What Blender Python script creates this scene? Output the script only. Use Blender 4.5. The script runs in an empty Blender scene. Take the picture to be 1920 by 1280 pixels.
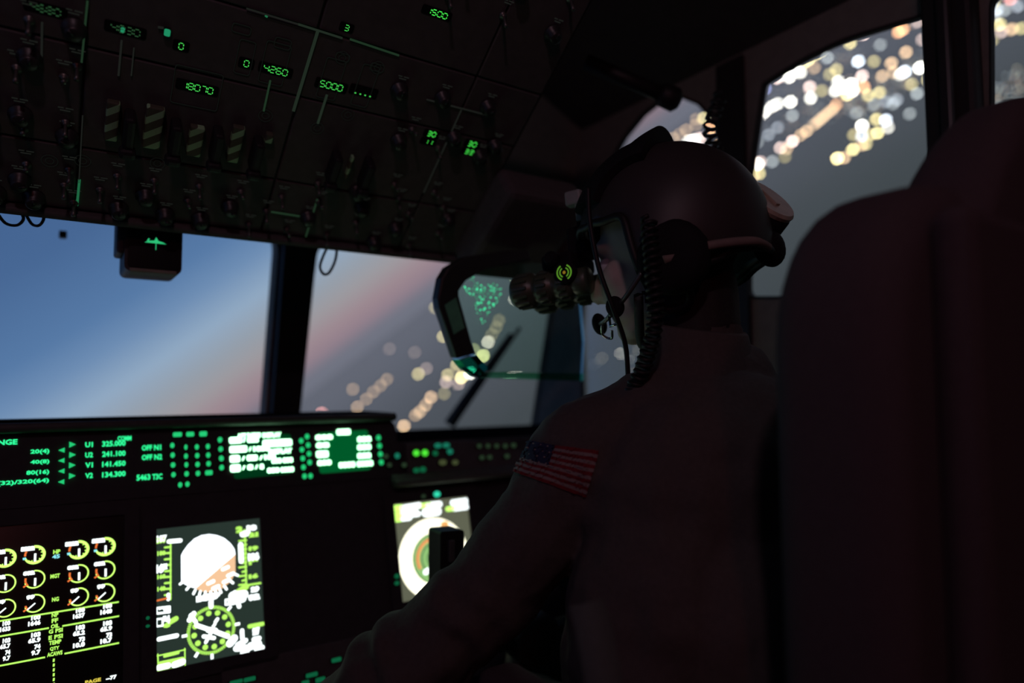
import bpy, bmesh, math, random
from mathutils import Vector, Matrix, noise
from mathutils.geometry import tessellate_polygon
from mathutils.bvhtree import BVHTree

random.seed(7)
sc = bpy.context.scene
COL = sc.collection
ZC = 1.0                                   # camera height above the flight deck floor
f_px = 1280.0
YAW, PITCH, ROLL = math.radians(34.14), math.radians(3.83), math.radians(-0.245)

# ------------------------------------------------------------------ camera
F = Vector((math.sin(YAW)*math.cos(PITCH), math.cos(YAW)*math.cos(PITCH), math.sin(PITCH)))
R0 = Vector((math.cos(YAW), -math.sin(YAW), 0)); U0 = R0.cross(F)
R = R0*math.cos(ROLL) + U0*math.sin(ROLL); U = U0*math.cos(ROLL) - R0*math.sin(ROLL)
CAM = Vector((0, 0, ZC))
cd = bpy.data.cameras.new('camera'); cam = bpy.data.objects.new('camera', cd); COL.objects.link(cam)
cam.matrix_world = Matrix(((R.x, U.x, -F.x, 0), (R.y, U.y, -F.y, 0), (R.z, U.z, -F.z, ZC), (0, 0, 0, 1)))
cd.sensor_width = 36.0; cd.lens = f_px*36/1920; cd.clip_start = 0.02; cd.clip_end = 60000
cd.dof.use_dof = True; cd.dof.focus_distance = 0.88; cd.dof.aperture_fstop = 1.45
sc.camera = cam
sc.view_settings.view_transform = 'Standard'; sc.view_settings.look = 'None'
sc.view_settings.exposure = 0.0; sc.view_settings.gamma = 1.0; sc.view_settings.use_curve_mapping = False
sc.cycles.sample_clamp_indirect = 4.0; sc.cycles.caustics_reflective = False; sc.cycles.caustics_refractive = False

def ray(u, v):
    return (F + R*((u-960)/f_px) + U*((640-v)/f_px)).normalized()

def srgb(r, g, b):
    return tuple((c/255/12.92 if c/255 <= .04045 else ((c/255+.055)/1.055)**2.4) for c in (r, g, b))

# ------------------------------------------------------------------ dusk sky: the aircraft banks right, so the true vertical is tilted in the cabin frame
h1, h2 = ray(556, 715), ray(835, 512)
UPT = h2.cross(h1).normalized()
if UPT.z < 0: UPT = -UPT
w = bpy.data.worlds.new('dusk_sky'); sc.world = w; w.use_nodes = True
nt = w.node_tree; nt.nodes.clear()
out = nt.nodes.new('ShaderNodeOutputWorld'); bg = nt.nodes.new('ShaderNodeBackground')
tc = nt.nodes.new('ShaderNodeTexCoord'); dot = nt.nodes.new('ShaderNodeVectorMath'); dot.operation = 'DOT_PRODUCT'
dot.inputs[1].default_value = UPT
mr = nt.nodes.new('ShaderNodeMapRange'); mr.inputs['From Min'].default_value = -0.8; mr.inputs['From Max'].default_value = 0.8
rp = nt.nodes.new('ShaderNodeValToRGB')
sky = [(-0.8, (50, 57, 57)), (-0.4, (64, 71, 72)), (-0.22, (77, 83, 87)), (-0.12, (95, 99, 109)), (-0.05, (112, 115, 128)), (-0.006, (117, 119, 133)), (0.012, (150, 130, 142)), (0.032, (162, 140, 148)), (0.058, (162, 157, 162)),
       (0.085, (154, 162, 174)), (0.125, (150, 173, 199)), (0.17, (114, 145, 184)), (0.21, (90, 125, 170)), (0.30, (74, 106, 152)), (0.45, (65, 96, 143)), (0.8, (46, 70, 112))]
el = rp.color_ramp.elements
while len(el) > 1: el.remove(el[0])
el[0].position = 0; el[0].color = (*srgb(*sky[0][1]), 1)
for s, c in sky[1:]:
    e = el.new((s+0.8)/1.6); e.color = (*srgb(*c), 1)
nt.links.new(tc.outputs['Generated'], dot.inputs[0]); nt.links.new(dot.outputs['Value'], mr.inputs['Value'])
nt.links.new(mr.outputs['Result'], rp.inputs['Fac']); nt.links.new(rp.outputs['Color'], bg.inputs['Color'])
nt.links.new(bg.outputs['Background'], out.inputs['Surface'])

# ------------------------------------------------------------------ cabin lamp (red night lighting on the aft bulkhead) and an added fill light
def point_light(name, loc, col, energy, size):
    l = bpy.data.lights.new(name, 'POINT'); l.color = col; l.energy = energy; l.shadow_soft_size = size
    o = bpy.data.objects.new(name, l); o.location = loc; COL.objects.link(o); return o
point_light('red_cabin_lamp', (-0.35, -0.75, ZC+0.55), (1.0, 0.20, 0.20), 2.0, 0.05)
point_light('cabin_fill_light', (-0.2, -0.3, ZC+0.86), (1.0, 0.64, 0.80), 7.5, 0.04)  # added fill without a fitting, lifts the cabin's black level

# ------------------------------------------------------------------ materials
MATS = {}
def mat(name, col, rough=0.6, metal=0.0, var=0.25, scale=60.0, bump=0.0, spec=0.4):
    if name in MATS: return MATS[name]
    m = bpy.data.materials.new(name); m.use_nodes = True; n = m.node_tree; b = n.nodes['Principled BSDF']
    t = n.nodes.new('ShaderNodeTexCoord'); nz = n.nodes.new('ShaderNodeTexNoise'); nz.inputs['Scale'].default_value = scale; nz.inputs['Detail'].default_value = 5
    mx = n.nodes.new('ShaderNodeMix'); mx.data_type = 'RGBA'
    mx.inputs[6].default_value = (*[c*(1-var) for c in col], 1); mx.inputs[7].default_value = (*[min(1, c*(1+var)) for c in col], 1)
    n.links.new(t.outputs['Object'], nz.inputs['Vector']); n.links.new(nz.outputs['Fac'], mx.inputs[0]); n.links.new(mx.outputs[2], b.inputs['Base Color'])
    b.inputs['Roughness'].default_value = rough; b.inputs['Metallic'].default_value = metal; b.inputs['Specular IOR Level'].default_value = spec
    if bump:
        bp = n.nodes.new('ShaderNodeBump'); bp.inputs['Strength'].default_value = bump; bp.inputs['Distance'].default_value = 0.003
        n.links.new(nz.outputs['Fac'], bp.inputs['Height']); n.links.new(bp.outputs['Normal'], b.inputs['Normal'])
    MATS[name] = m; return m
def emis(name, col, strength, sampling='AUTO'):
    if name in MATS: return MATS[name]
    m = bpy.data.materials.new(name); m.use_nodes = True; n = m.node_tree; n.nodes.clear()
    o = n.nodes.new('ShaderNodeOutputMaterial'); e = n.nodes.new('ShaderNodeEmission')
    e.inputs['Color'].default_value = (*col, 1); e.inputs['Strength'].default_value = strength
    n.links.new(e.outputs[0], o.inputs['Surface']); m.cycles.emission_sampling = sampling
    MATS[name] = m; return m
def glass(name, tint, gloss=0.06, rough=0.02):
    if name in MATS: return MATS[name]
    m = bpy.data.materials.new(name); m.use_nodes = True; n = m.node_tree; n.nodes.clear()
    o = n.nodes.new('ShaderNodeOutputMaterial'); t = n.nodes.new('ShaderNodeBsdfTransparent'); t.inputs['Color'].default_value = (*tint, 1)
    g = n.nodes.new('ShaderNodeBsdfGlossy'); g.inputs['Roughness'].default_value = rough; g.inputs['Color'].default_value = (1, 1, 1, 1)
    fr = n.nodes.new('ShaderNodeFresnel'); fr.inputs['IOR'].default_value = 1.3
    ml = n.nodes.new('ShaderNodeMath'); ml.operation = 'MULTIPLY'; ml.inputs[1].default_value = gloss/0.02
    ml.use_clamp = True
    mx = n.nodes.new('ShaderNodeMixShader')
    n.links.new(fr.outputs[0], ml.inputs[0]); n.links.new(ml.outputs[0], mx.inputs[0]); n.links.new(t.outputs[0], mx.inputs[1]); n.links.new(g.outputs[0], mx.inputs[2])
    n.links.new(mx.outputs[0], o.inputs['Surface'])
    MATS[name] = m; return m

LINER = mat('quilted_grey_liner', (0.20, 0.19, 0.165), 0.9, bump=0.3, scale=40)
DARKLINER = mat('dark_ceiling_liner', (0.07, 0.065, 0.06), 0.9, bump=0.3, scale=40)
FRAME = mat('black_window_frame', (0.022, 0.021, 0.02), 0.6)
SEAL = mat('beige_window_seal', (0.30, 0.27, 0.21), 0.7)
PANEL = mat('black_panel_paint', (0.050, 0.045, 0.048), 0.75, spec=0.25)
PLATE = mat('dark_grey_panel_plate', (0.095, 0.085, 0.086), 0.75, spec=0.25)
LIP = mat('satin_grey_glareshield_lip', (0.075, 0.075, 0.07), 0.6, spec=0.3)
FLOORM = mat('dark_floor_paint', (0.05, 0.05, 0.05), 0.8)
RUBBER = mat('black_rubber', (0.012, 0.012, 0.012), 0.55)
BLKMET = mat('black_anodised_metal', (0.03, 0.03, 0.03), 0.4, spec=0.5)
GUNMET = mat('worn_grey_metal', (0.16, 0.16, 0.15), 0.4, metal=0.6)
SUIT = mat('green_flight_suit', (0.085, 0.072, 0.066), 0.9, scale=180, bump=0.25)
SKIN = mat('skin', (0.58, 0.46, 0.40), 0.6, var=0.1)
GLOVE = mat('green_glove', (0.10, 0.11, 0.08), 0.85)
HELM = mat('grey_helmet_paint', (0.045, 0.040, 0.040), 0.48, scale=25, spec=0.4)
HOUS = mat('black_helmet_housing', (0.014, 0.013, 0.015), 0.8, spec=0.15)
TAN = mat('tan_battery_lid', (0.50, 0.43, 0.33), 0.45)
SEATF = mat('dark_seat_fabric', (0.068, 0.050, 0.054), 0.95, scale=220, bump=0.3)
STRAP = mat('grey_green_webbing', (0.085, 0.10, 0.095), 0.9, scale=300, bump=0.3)
NVGM = mat('nvg_housing', (0.075, 0.095, 0.06), 0.38, spec=0.6)
PANE = glass('window_glass', (0.97, 0.98, 0.98), 0.012)
HUDG = glass('hud_combiner_glass', (0.80, 0.93, 0.86), 0.05)
SCREEN = mat('black_screen_glass', (0.008, 0.008, 0.008), 0.25)

# ------------------------------------------------------------------ object helpers
W = {}
def link(o, M=None, parent=None):
    M = M or Matrix.Identity(4); COL.objects.link(o)
    if parent is not None:
        o.parent = parent; o.matrix_parent_inverse = W[parent.name].inverted()
    o.matrix_basis = M; W[o.name] = M.copy(); return o
def tag(o, label=None, cat=None, group=None, kind=None):
    if label: o['label'] = label
    if cat: o['category'] = cat
    if group: o['group'] = group
    if kind: o['kind'] = kind
    return o
def thing(name, loc, label, cat, group=None):
    o = bpy.data.objects.new(name, None); o.empty_display_size = 0.05
    link(o, Matrix.Translation(Vector(loc))); return tag(o, label, cat, group)
def inst(name, me, M, parent=None):
    return link(bpy.data.objects.new(name, me), M, parent)
FONTC = {}
def glyphs(s, bold):
    k = (s, bold)
    if k not in FONTC:
        c = bpy.data.curves.new('t', 'FONT'); c.body = s; c.size = 1.0; c.offset = bold; c.resolution_u = 2
        o = bpy.data.objects.new('t', c); me = bpy.data.meshes.new_from_object(o)
        FONTC[k] = ([v.co.copy() for v in me.vertices], [list(p.vertices) for p in me.polygons])
        bpy.data.objects.remove(o); bpy.data.meshes.remove(me); bpy.data.curves.remove(c)
    return FONTC[k]

class MB:
    def __init__(s): s.v = []; s.f = []; s.m = []
    def add(s, vs, fs, mi=0):
        o = len(s.v); s.v += [Vector(p) for p in vs]; s.f += [tuple(i+o for i in f) for f in fs]; s.m += [mi]*len(fs); return s
    def poly(s, pts, mi=0): return s.add(pts, [tuple(range(len(pts)))], mi)
    def box(s, c, d, rot=None, bev=0.0, mi=0, seg=2):
        bm = bmesh.new(); bmesh.ops.create_cube(bm, size=1)
        for v in bm.verts: v.co = Vector((v.co.x*d[0], v.co.y*d[1], v.co.z*d[2]))
        if bev: bmesh.ops.bevel(bm, geom=bm.edges[:], offset=bev, segments=seg, profile=0.5, affect='EDGES')
        bm.verts.index_update()
        vs = [(rot @ v.co if rot else v.co) + Vector(c) for v in bm.verts]; fs = [[v.index for v in f.verts] for f in bm.faces]
        bm.free(); return s.add(vs, fs, mi)
    def tube(s, path, r, n=8, cap=True, mi=0):
        path = [Vector(p) for p in path]; k = len(path); rs = r if isinstance(r, (list, tuple)) else [r]*k
        t0 = (path[1]-path[0]).normalized(); a = t0.orthogonal().normalized(); vs = []; fs = []
        for i, p in enumerate(path):
            t = (path[min(i+1, k-1)]-path[max(i-1, 0)]); t = t.normalized() if t.length > 1e-9 else t0
            a = (a - t*a.dot(t)); a = a.normalized() if a.length > 1e-6 else t.orthogonal().normalized(); b = t.cross(a)
            vs += [p + (a*math.cos(2*math.pi*j/n) + b*math.sin(2*math.pi*j/n))*rs[i] for j in range(n)]
        for i in range(k-1):
            for j in range(n): fs.append((i*n+j, i*n+(j+1) % n, (i+1)*n+(j+1) % n, (i+1)*n+j))
        if cap: fs.append(tuple(range(n-1, -1, -1))); fs.append(tuple((k-1)*n+j for j in range(n)))
        return s.add(vs, fs, mi)
    def lathe(s, p0, axis, prof, n=24, mi=0):
        # prof: list of (distance along axis, radius)
        axis = Vector(axis).normalized(); p0 = Vector(p0)
        return s.tube([p0 + axis*d for d, _ in prof], [max(r, 1e-4) for _, r in prof], n, True, mi)
    def ell(s, c, rad, rot=None, nu=20, nv=12, mi=0):
        vs = []; fs = []; c = Vector(c)
        for i in range(nv+1):
            th = math.pi*i/nv
            for j in range(nu):
                ph = 2*math.pi*j/nu
                q = Vector((rad[0]*math.sin(th)*math.cos(ph), rad[1]*math.sin(th)*math.sin(ph), rad[2]*math.cos(th)))
                vs.append((rot @ q if rot else q) + c)
        for i in range(nv):
            for j in range(nu): fs.append((i*nu+j, (i+1)*nu+j, (i+1)*nu+(j+1) % nu, i*nu+(j+1) % nu))
        return s.add(vs, fs, mi)
    def prism(s, pts, z0, z1, mi=0):
        n = len(pts); vs = [(x, y, z0) for x, y in pts] + [(x, y, z1) for x, y in pts]
        tri = tessellate_polygon([[Vector((x, y, 0)) for x, y in pts]])
        fs = [tuple(t) for t in tri] + [tuple(i+n for i in t) for t in tri] + [(i, (i+1) % n, (i+1) % n+n, i+n) for i in range(n)]
        return s.add(vs, fs, mi)
    def plate(s, outer, holes, z0, z1, mi=0):
        loops = [outer]+holes; pts = [p for l in loops for p in l]; n = len(pts)
        tri = tessellate_polygon([[Vector((x, y, 0)) for x, y in l] for l in loops])
        fs = [tuple(t) for t in tri] + [tuple(i+n for i in t) for t in tri]; o = 0
        for l in loops:
            k = len(l); fs += [(o+i, o+(i+1) % k, o+(i+1) % k+n, o+i+n) for i in range(k)]; o += k
        return s.add([(x, y, z0) for x, y in pts] + [(x, y, z1) for x, y in pts], fs, mi)
    def ring(s, c, r0, r1, a0, a1, n=28, z=0.0, mi=0):
        vs = []; fs = []
        for i in range(n+1):
            a = math.radians(a0+(a1-a0)*i/n)
            vs += [(c[0]+r0*math.cos(a), c[1]+r0*math.sin(a), z), (c[0]+r1*math.cos(a), c[1]+r1*math.sin(a), z)]
        for i in range(n): fs.append((2*i, 2*i+1, 2*i+3, 2*i+2))
        return s.add(vs, fs, mi)
    def disc(s, c, r, n=20, z=0.0, mi=0):
        return s.poly([(c[0]+r*math.cos(2*math.pi*i/n), c[1]+r*math.sin(2*math.pi*i/n), z) for i in range(n)], mi)
    def bar(s, p, q, wd, z=0.0, mi=0, cap=False):
        p = Vector(p); q = Vector(q); d = (q-p).normalized(); nn = Vector((-d.y, d.x))*wd/2
        if cap: return s.poly([(*(e_+nn*math.cos(a)*sg+d*wd/2*math.sin(a)*sg), z) for e_, sg in ((q, 1), (p, -1)) for a in [math.pi*k/6 for k in range(7)]], mi)
        return s.poly([(*(p+nn), z), (*(p-nn), z), (*(q-nn), z), (*(q+nn), z)], mi)
    def text(s, st, x0, x1, y, h, bold=0.03, z=0.0, mi=0):
        vs, fs = glyphs(st, bold)
        if not vs: return s
        ax = min(v.x for v in vs); bx = max(v.x for v in vs); ay = min(v.y for v in vs); by = max(v.y for v in vs)
        kx = (x1-x0)/max(bx-ax, 1e-4); ky = h/max(by-ay, 1e-4)
        return s.add([(x0+(v.x-ax)*kx, y+(v.y-ay)*ky, z) for v in vs], fs, mi)
    def mesh(s, name, mats, smooth=False):
        me = bpy.data.meshes.new(name); me.from_pydata(s.v, [], s.f)
        for m in (mats if isinstance(mats, (list, tuple)) else [mats]): me.materials.append(m)
        me.polygons.foreach_set('material_index', s.m); me.polygons.foreach_set('use_smooth', [smooth]*len(s.f)); me.update()
        bm = bmesh.new(); bm.from_mesh(me); bmesh.ops.recalc_face_normals(bm, faces=bm.faces[:]); bm.to_mesh(me); bm.free()
        return me
    def build(s, name, mats, M=None, parent=None, smooth=False):
        return inst(name, s.mesh(name, mats, smooth), M or Matrix.Identity(4), parent)
def raw(mb, name, mats, M=None, parent=None):      # flat emissive marks: keep winding as is
    me = bpy.data.meshes.new(name); me.from_pydata(mb.v, [], mb.f)
    for m in (mats if isinstance(mats, (list, tuple)) else [mats]): me.materials.append(m)
    me.polygons.foreach_set('material_index', mb.m); me.update()
    return inst(name, me, M or Matrix.Identity(4), parent)

class Plane:
    def __init__(s, O, X, V):
        s.O = Vector(O); s.X = Vector(X).normalized(); s.V = Vector(V).normalized(); s.N = s.X.cross(s.V)
        s.M = Matrix(((s.X.x, s.V.x, s.N.x, s.O.x), (s.X.y, s.V.y, s.N.y, s.O.y), (s.X.z, s.V.z, s.N.z, s.O.z), (0, 0, 0, 1)))
    def w(s, u, v):
        d = ray(u, v); k = s.N.dot(s.O-CAM)/s.N.dot(d); return CAM+d*k
    def __call__(s, u, v):
        q = s.w(u, v)-s.O; return Vector((q.dot(s.X), q.dot(s.V)))
    def at(s, a, b, n=0.0): return s.O+s.X*a+s.V*b+s.N*n
def rounded(pts, rad, n=6):
    pts = [Vector(p) for p in pts]; outp = []; k = len(pts)
    rr = rad if isinstance(rad, (list, tuple)) else [rad]*k
    for i in range(k):
        a, b, c = pts[i-1], pts[i], pts[(i+1) % k]
        if rr[i] <= 0: outp.append(b); continue
        p = b+(a-b).normalized()*rr[i]; q = b+(c-b).normalized()*rr[i]
        for j in range(n+1):
            t = j/n; outp.append(p*(1-t)**2 + b*2*t*(1-t) + q*t*t)
    return outp
def at_y(u, v, y): d = ray(u, v); return CAM+d*(y/d.y)
def rad(d): return math.radians(d)
def P3(x, y, z): return Vector((x, y, z+ZC))

# planes of the cockpit (all vertical offsets below are relative to the camera height)
T1 = rad(13.98)
PANELP = Plane(P3(0, 1.25, 0), (1, 0, 0), (0, math.sin(T1), math.cos(T1)))
T2 = rad(52.05)
q = ray(300, 422); q = CAM + q*(1.12/q.y)
OVER = Plane(q, (1, 0, 0), (0, -math.sin(T2), math.cos(T2)))
T3 = rad(15.6)
WIND = Plane(P3(0, 1.62, 0), (1, 0, 0), (0, -math.sin(T3), math.cos(T3)))
XS = 1.2
SIDE = Plane(P3(XS, 0, 0), (0, -1, 0), (0, 0, 1))       # a runs aft, normal points inboard

# ------------------------------------------------------------------ ground and city lights outside
ALT = 600.0
gO = CAM-UPT*ALT; gx = UPT.orthogonal().normalized(); gy = UPT.cross(gx)
GM = Matrix(((gx.x, gy.x, UPT.x, gO.x), (gx.y, gy.y, UPT.y, gO.y), (gx.z, gy.z, UPT.z, gO.z), (0, 0, 0, 1)))
GROUND = bpy.data.materials.new('dusky_ground'); GROUND.use_nodes = True
n = GROUND.node_tree; b = n.nodes['Principled BSDF']; t = n.nodes.new('ShaderNodeTexCoord'); nz = n.nodes.new('ShaderNodeTexNoise')
nz.inputs['Scale'].default_value = 0.0016; nz.inputs['Detail'].default_value = 4
cr = n.nodes.new('ShaderNodeValToRGB'); cr.color_ramp.elements[0].position = 0.38; cr.color_ramp.elements[1].position = 0.62
cr.color_ramp.elements[0].color = (0.30, 0.235, 0.155, 1); cr.color_ramp.elements[1].color = (0.46, 0.34, 0.23, 1)
n.links.new(t.outputs['Object'], nz.inputs['Vector']); n.links.new(nz.outputs['Fac'], cr.inputs['Fac']); n.links.new(cr.outputs['Color'], b.inputs['Base Color'])
b.inputs['Roughness'].default_value = 1.0; b.inputs['Specular IOR Level'].default_value = 0.0
tr_ = n.nodes.new('ShaderNodeBsdfTransparent'); mxs = n.nodes.new('ShaderNodeMixShader'); mxs.inputs[0].default_value = 0.22   # haze put into the ground: mostly see-through to the sky colours behind
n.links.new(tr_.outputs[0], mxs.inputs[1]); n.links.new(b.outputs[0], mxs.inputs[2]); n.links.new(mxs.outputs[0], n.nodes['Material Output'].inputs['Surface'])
g = MB(); rr = [0, 800, 2000, 5000, 12000, 26000]; NS = 48
g.v = [Vector((0, 0, 0))] + [Vector((r*math.cos(2*math.pi*j/NS), r*math.sin(2*math.pi*j/NS), 0)) for r in rr[1:] for j in range(NS)]
for j in range(NS): g.f.append((0, 1+j, 1+(j+1) % NS)); g.m.append(0)
for i in range(len(rr)-2):
    for j in range(NS): g.f.append((1+i*NS+j, 1+(i+1)*NS+j, 1+(i+1)*NS+(j+1) % NS, 1+i*NS+(j+1) % NS)); g.m.append(0)
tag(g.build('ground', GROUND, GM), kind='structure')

GP = Plane(gO, gx, gy)
lampc = {'W': (1.0, 0.96, 0.86), 'B': (0.80, 0.88, 1.0), 'Y': (0.95, 0.80, 0.36), 'A': (1.0, 0.66, 0.38), 'P': (1.0, 0.74, 0.66), 'O': (1.0, 0.48, 0.22),
         'G': (0.75, 0.82, 0.84), 'R': (1.0, 0.40, 0.36), 'U': (0.45, 0.5, 1.0)}
cname = {'W': 'white', 'B': 'cold white', 'Y': 'yellow', 'A': 'amber', 'P': 'pinkish', 'O': 'orange', 'G': 'pale grey', 'R': 'red', 'U': 'blue'}
lampmesh = {}
def lamp_mesh(c, br):
    k = (c, br)
    if k not in lampmesh:
        m = MB(); m.lathe((0, 0, 0), (0, 0, 1), [(0, 0.9), (0.5, 1.0), (0.9, 0.75), (1.15, 0.3)], 10)
        lampmesh[k] = m.mesh('street_lamp', emis('lamp_'+c+'_%d' % (br*100), lampc[c], br*17.0, 'NONE'))
    return lampmesh[k]
def city(u, v, c, br, where, group):
    x0, x1, y0, y1 = {'r': (560, 1020, 480, 810), 's': (1140, 1350, 180, 300), 't': (1405, 1745, 25, 410), 'e': (1856, 1920, 0, 180)}[{'right windshield': 'r', 'quarter window above the helmet': 's', 'tall right side window': 't', 'rearmost side window': 'e'}[where]]
    col_ = ('left', 'centre', 'right')[max(0, min(2, int(3*(u-x0)/(x1-x0))))]; row_ = ('top', 'upper middle', 'lower middle', 'bottom')[max(0, min(3, int(4*(v-y0)/(y1-y0))))]
    where = where.replace(' above the helmet', '')
    bw = 'glaring' if br > 1.1 else 'bright' if br > .65 else 'soft' if br > .3 else 'faint'
    d = ray(u, v); dn = -d.dot(UPT)
    if dn < 0.03: return
    k = ALT/dn; p = CAM+d*k; r = 0.0027*k
    q = math.ceil(br*10)/10
    o = inst('street_lamp', lamp_mesh(c, q), Matrix.Translation(p) @ GM.to_3x3().to_4x4() @ Matrix.Scale(r, 4))
    tag(o, '%s %s city light at the %s %s of the %s' % (bw, cname[c], row_, col_, where), 'light', group)
zf = lambda x, y: (540+x/2.977, 400+y/2.977)
front = [(1275,358,'Y',.55),(1300,455,'P',1.6),(1270,480,'P',.9),(1120,722,'P',1.0),(1092,798,'Y',1.2),(1040,765,'Y',.35),(945,850,'Y',.45),(970,920,'Y',1.4),
 (1020,895,'W',1.8),(895,905,'Y',.45),(885,945,'P',.4),(800,1030,'A',.55),(770,1075,'A',.35),(740,1110,'A',.35),(715,1130,'A',.3),(650,1190,'A',.7),
 (730,900,'Y',.5),(775,870,'P',.15),(870,690,'Y',.45),(825,530,'Y',.25),(555,930,'A',.2),(520,965,'A',.2),(480,1000,'A',.2),(440,1040,'A',.15),(390,1085,'A',.3),
 (365,985,'A',.15),(710,780,'P',.1),(875,1010,'Y',.15),(190,1118,'R',.5),(570,760,'P',.1),(1180,600,'A',.2),(1165,640,'A',.2),(1140,680,'A',.2),(955,955,'P',.3),(1000,330,'P',.15)]
for x, y, c, br in front: city(*zf(x, y), c, br, 'right windshield', 'city lights through the right windshield')
zq = lambda x, y: (900+x/3.2, y/3.2)
quart = [(1285,845,'W',1.3),(1255,850,'W',.8),(1320,835,'P',1.0),(1345,715,'Y',.6),(1300,720,'A',.15),(1240,785,'A',.25),(1200,810,'A',.2),(1165,835,'A',.25),
 (1412,805,'O',1.2),(1385,765,'O',.9),(1300,755,'A',.2),(1420,700,'G',.2)]
for x, y, c, br in quart: city(*zq(x, y), c, br, 'quarter window above the helmet', 'city lights through the quarter window')
zr = lambda x, y: (1380+x/2.909, y/2.909)
right = [(160,490,'U',.5),(110,655,'W',.8),(130,640,'W',1.0),(160,615,'W',1.0),(200,585,'W',.9),(230,570,'W',.8),(300,560,'W',1.5),(405,480,'P',.8),(410,540,'W',.9),(470,500,'Y',.25),(310,635,'G',.25),
 (550,385,'Y',.4),(515,410,'Y',.25),(625,240,'Y',.55),(700,190,'P',1.0),(670,340,'B',1.0),(560,450,'W',.9),(545,500,'W',.9),(595,480,'W',2.0),(630,465,'W',2.0),(610,520,'Y',1.2),(640,500,'W',1.2),(690,420,'P',.8),(700,480,'O',.8),
 (725,525,'Y',.5),(785,510,'Y',.5),(755,340,'Y',.25),(850,350,'A',.45),(930,290,'A',.45),(890,180,'O',.7),(915,165,'O',.6),(1020,220,'P',.3),(925,395,'B',1.0),(900,410,'W',.7),(1005,375,'W',1.7),(1040,365,'W',1.4),
 (790,250,'G',.2),(800,420,'A',.4),(860,400,'A',.3),(990,515,'G',.3),(1052,440,'Y',.6),(550,575,'O',.4),(535,597,'A',.3),(515,612,'A',.3),(497,627,'A',.3),(480,642,'A',.3),(463,656,'A',.3),(447,670,'A',.3),(430,684,'A',.3),
 (388,720,'A',.5),(355,742,'A',.4),(310,775,'P',1.0),(245,810,'P',.6),(280,815,'A',.4),(200,885,'G',.25),(270,860,'Y',.2),(120,900,'W',1.8),(135,888,'P',.6),(130,950,'Y',.6),(100,960,'A',.4),
 (690,690,'W',1.7),(768,655,'Y',.6),(820,660,'B',.9),(832,700,'W',.5),(775,730,'Y',.8),(735,740,'Y',.35),(690,745,'B',.6),(645,740,'Y',.3),(640,820,'Y',.9),(690,795,'A',.35),(712,790,'Y',.4),(555,868,'Y',1.4),(592,865,'A',.5),
 (950,625,'G',.2),(755,575,'G',.2),(230,430,'P',.9),(260,410,'W',.9),(295,425,'W',1.2),(330,390,'W',1.0),(300,395,'W',.9),(370,350,'Y',.8),(400,330,'Y',.8),(440,300,'Y',.8),(470,280,'Y',.7),(500,255,'Y',.6),(540,230,'Y',.5),(355,400,'W',.8),
 (860,125,'A',.4),(940,95,'Y',.3),(1040,100,'P',.4),(990,125,'P',.3),(430,375,'A',.3),(500,320,'G',.3),(230,700,'B',.15),(120,780,'G',.15),(180,740,'B',.15),(960,465,'Y',.3),(820,560,'B',.15),(880,550,'B',.2),(660,620,'G',.15),(860,570,'G',.15)]
for x, y, c, br in right: city(*zr(x, y), c, br, 'tall right side window', 'city lights through the side window')
aft = [(1442,140,'Y',.5),(1508,165,'A',.35),(1425,60,'B',.3),(1450,180,'P',.3),(1500,2,'R',.5),(1410,20,'Y',.3),(1540,40,'B',.2),(1560,160,'Y',.3),(1420,90,'G',.2),(1400,225,'Y',.2),(1470,60,'G',.2)]
for x, y, c, br in aft: city(*zr(x, y), c, br, 'rearmost side window', 'city lights through the rearmost window')
# the faint carpet of small lights beyond counting
rnd = random.Random(3); m = MB()
for i in range(1300):
    x, y = rnd.uniform(60, 1560), rnd.uniform(20, 720)
    if y > 660-0.36*(x-560)+130*noise.noise(Vector((x*0.004, y*0.004, 3))) and x < 1060: continue
    if noise.noise(Vector((x*0.006+y*0.008, (y+0.55*x)*0.010, 0.5))) < -0.05: continue
    u, v = zr(x, y); d = ray(u, v); dn = -d.dot(UPT)
    if dn < .06: continue
    k = ALT/dn; p = GP(u, v); r = 0.0016*k*rnd.uniform(.5, 1.3)
    m.poly([(p.x+r*math.cos(a), p.y+r*math.sin(a), 1.0) for a in [i*math.pi/3 for i in range(6)]], rnd.choice([0, 0, 0, 1, 1, 2]))
for i in range(9000):
    u, v = rnd.uniform(-600, 3200), rnd.uniform(-400, 1500)
    if any(a < u < b_ and c_ < v < d_ for a, b_, c_, d_ in ((530, 1110, 430, 840), (1120, 1370, 150, 420), (1390, 1765, 0, 430), (1840, 1960, -20, 220))): continue
    d = ray(u, v); dn = -d.dot(UPT)
    if dn < .05: continue
    k = ALT/dn; p = GP(u, v)
    if noise.noise(Vector((p.x*.0011, p.y*.0011, 2.0)))+.5*noise.noise(Vector((p.x*.004, p.y*.004, 7.0))) < .02: continue
    r = 0.0020*k*rnd.uniform(.5, 1.3)
    m.poly([(p.x+r*math.cos(a), p.y+r*math.sin(a), 1.0) for a in [i_*math.pi/3 for i_ in range(6)]], rnd.choice([0, 1, 1, 2, 3]))
o = raw(m, 'distant_city_lights', [emis('far_lamp_grey', (0.75, 0.85, 0.9), 3.2, 'NONE'), emis('far_lamp_warm', (0.95, 0.85, 0.6), 3.2, 'NONE'), emis('far_lamp_amber', (1, 0.65, 0.4), 4.0, 'NONE'), emis('far_lamp_bright', (1, 0.95, 0.8), 14.0, 'NONE')], GM)
tag(o, 'faint carpet of small distant city lights across the dark ground', 'city lights', kind='stuff')

# ------------------------------------------------------------------ cockpit shell
floor = MB().box(P3(0.05, 0.2, -1.02), (2.6, 3.2, 0.04)).build('floor', FLOORM); tag(floor, kind='structure')
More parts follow.
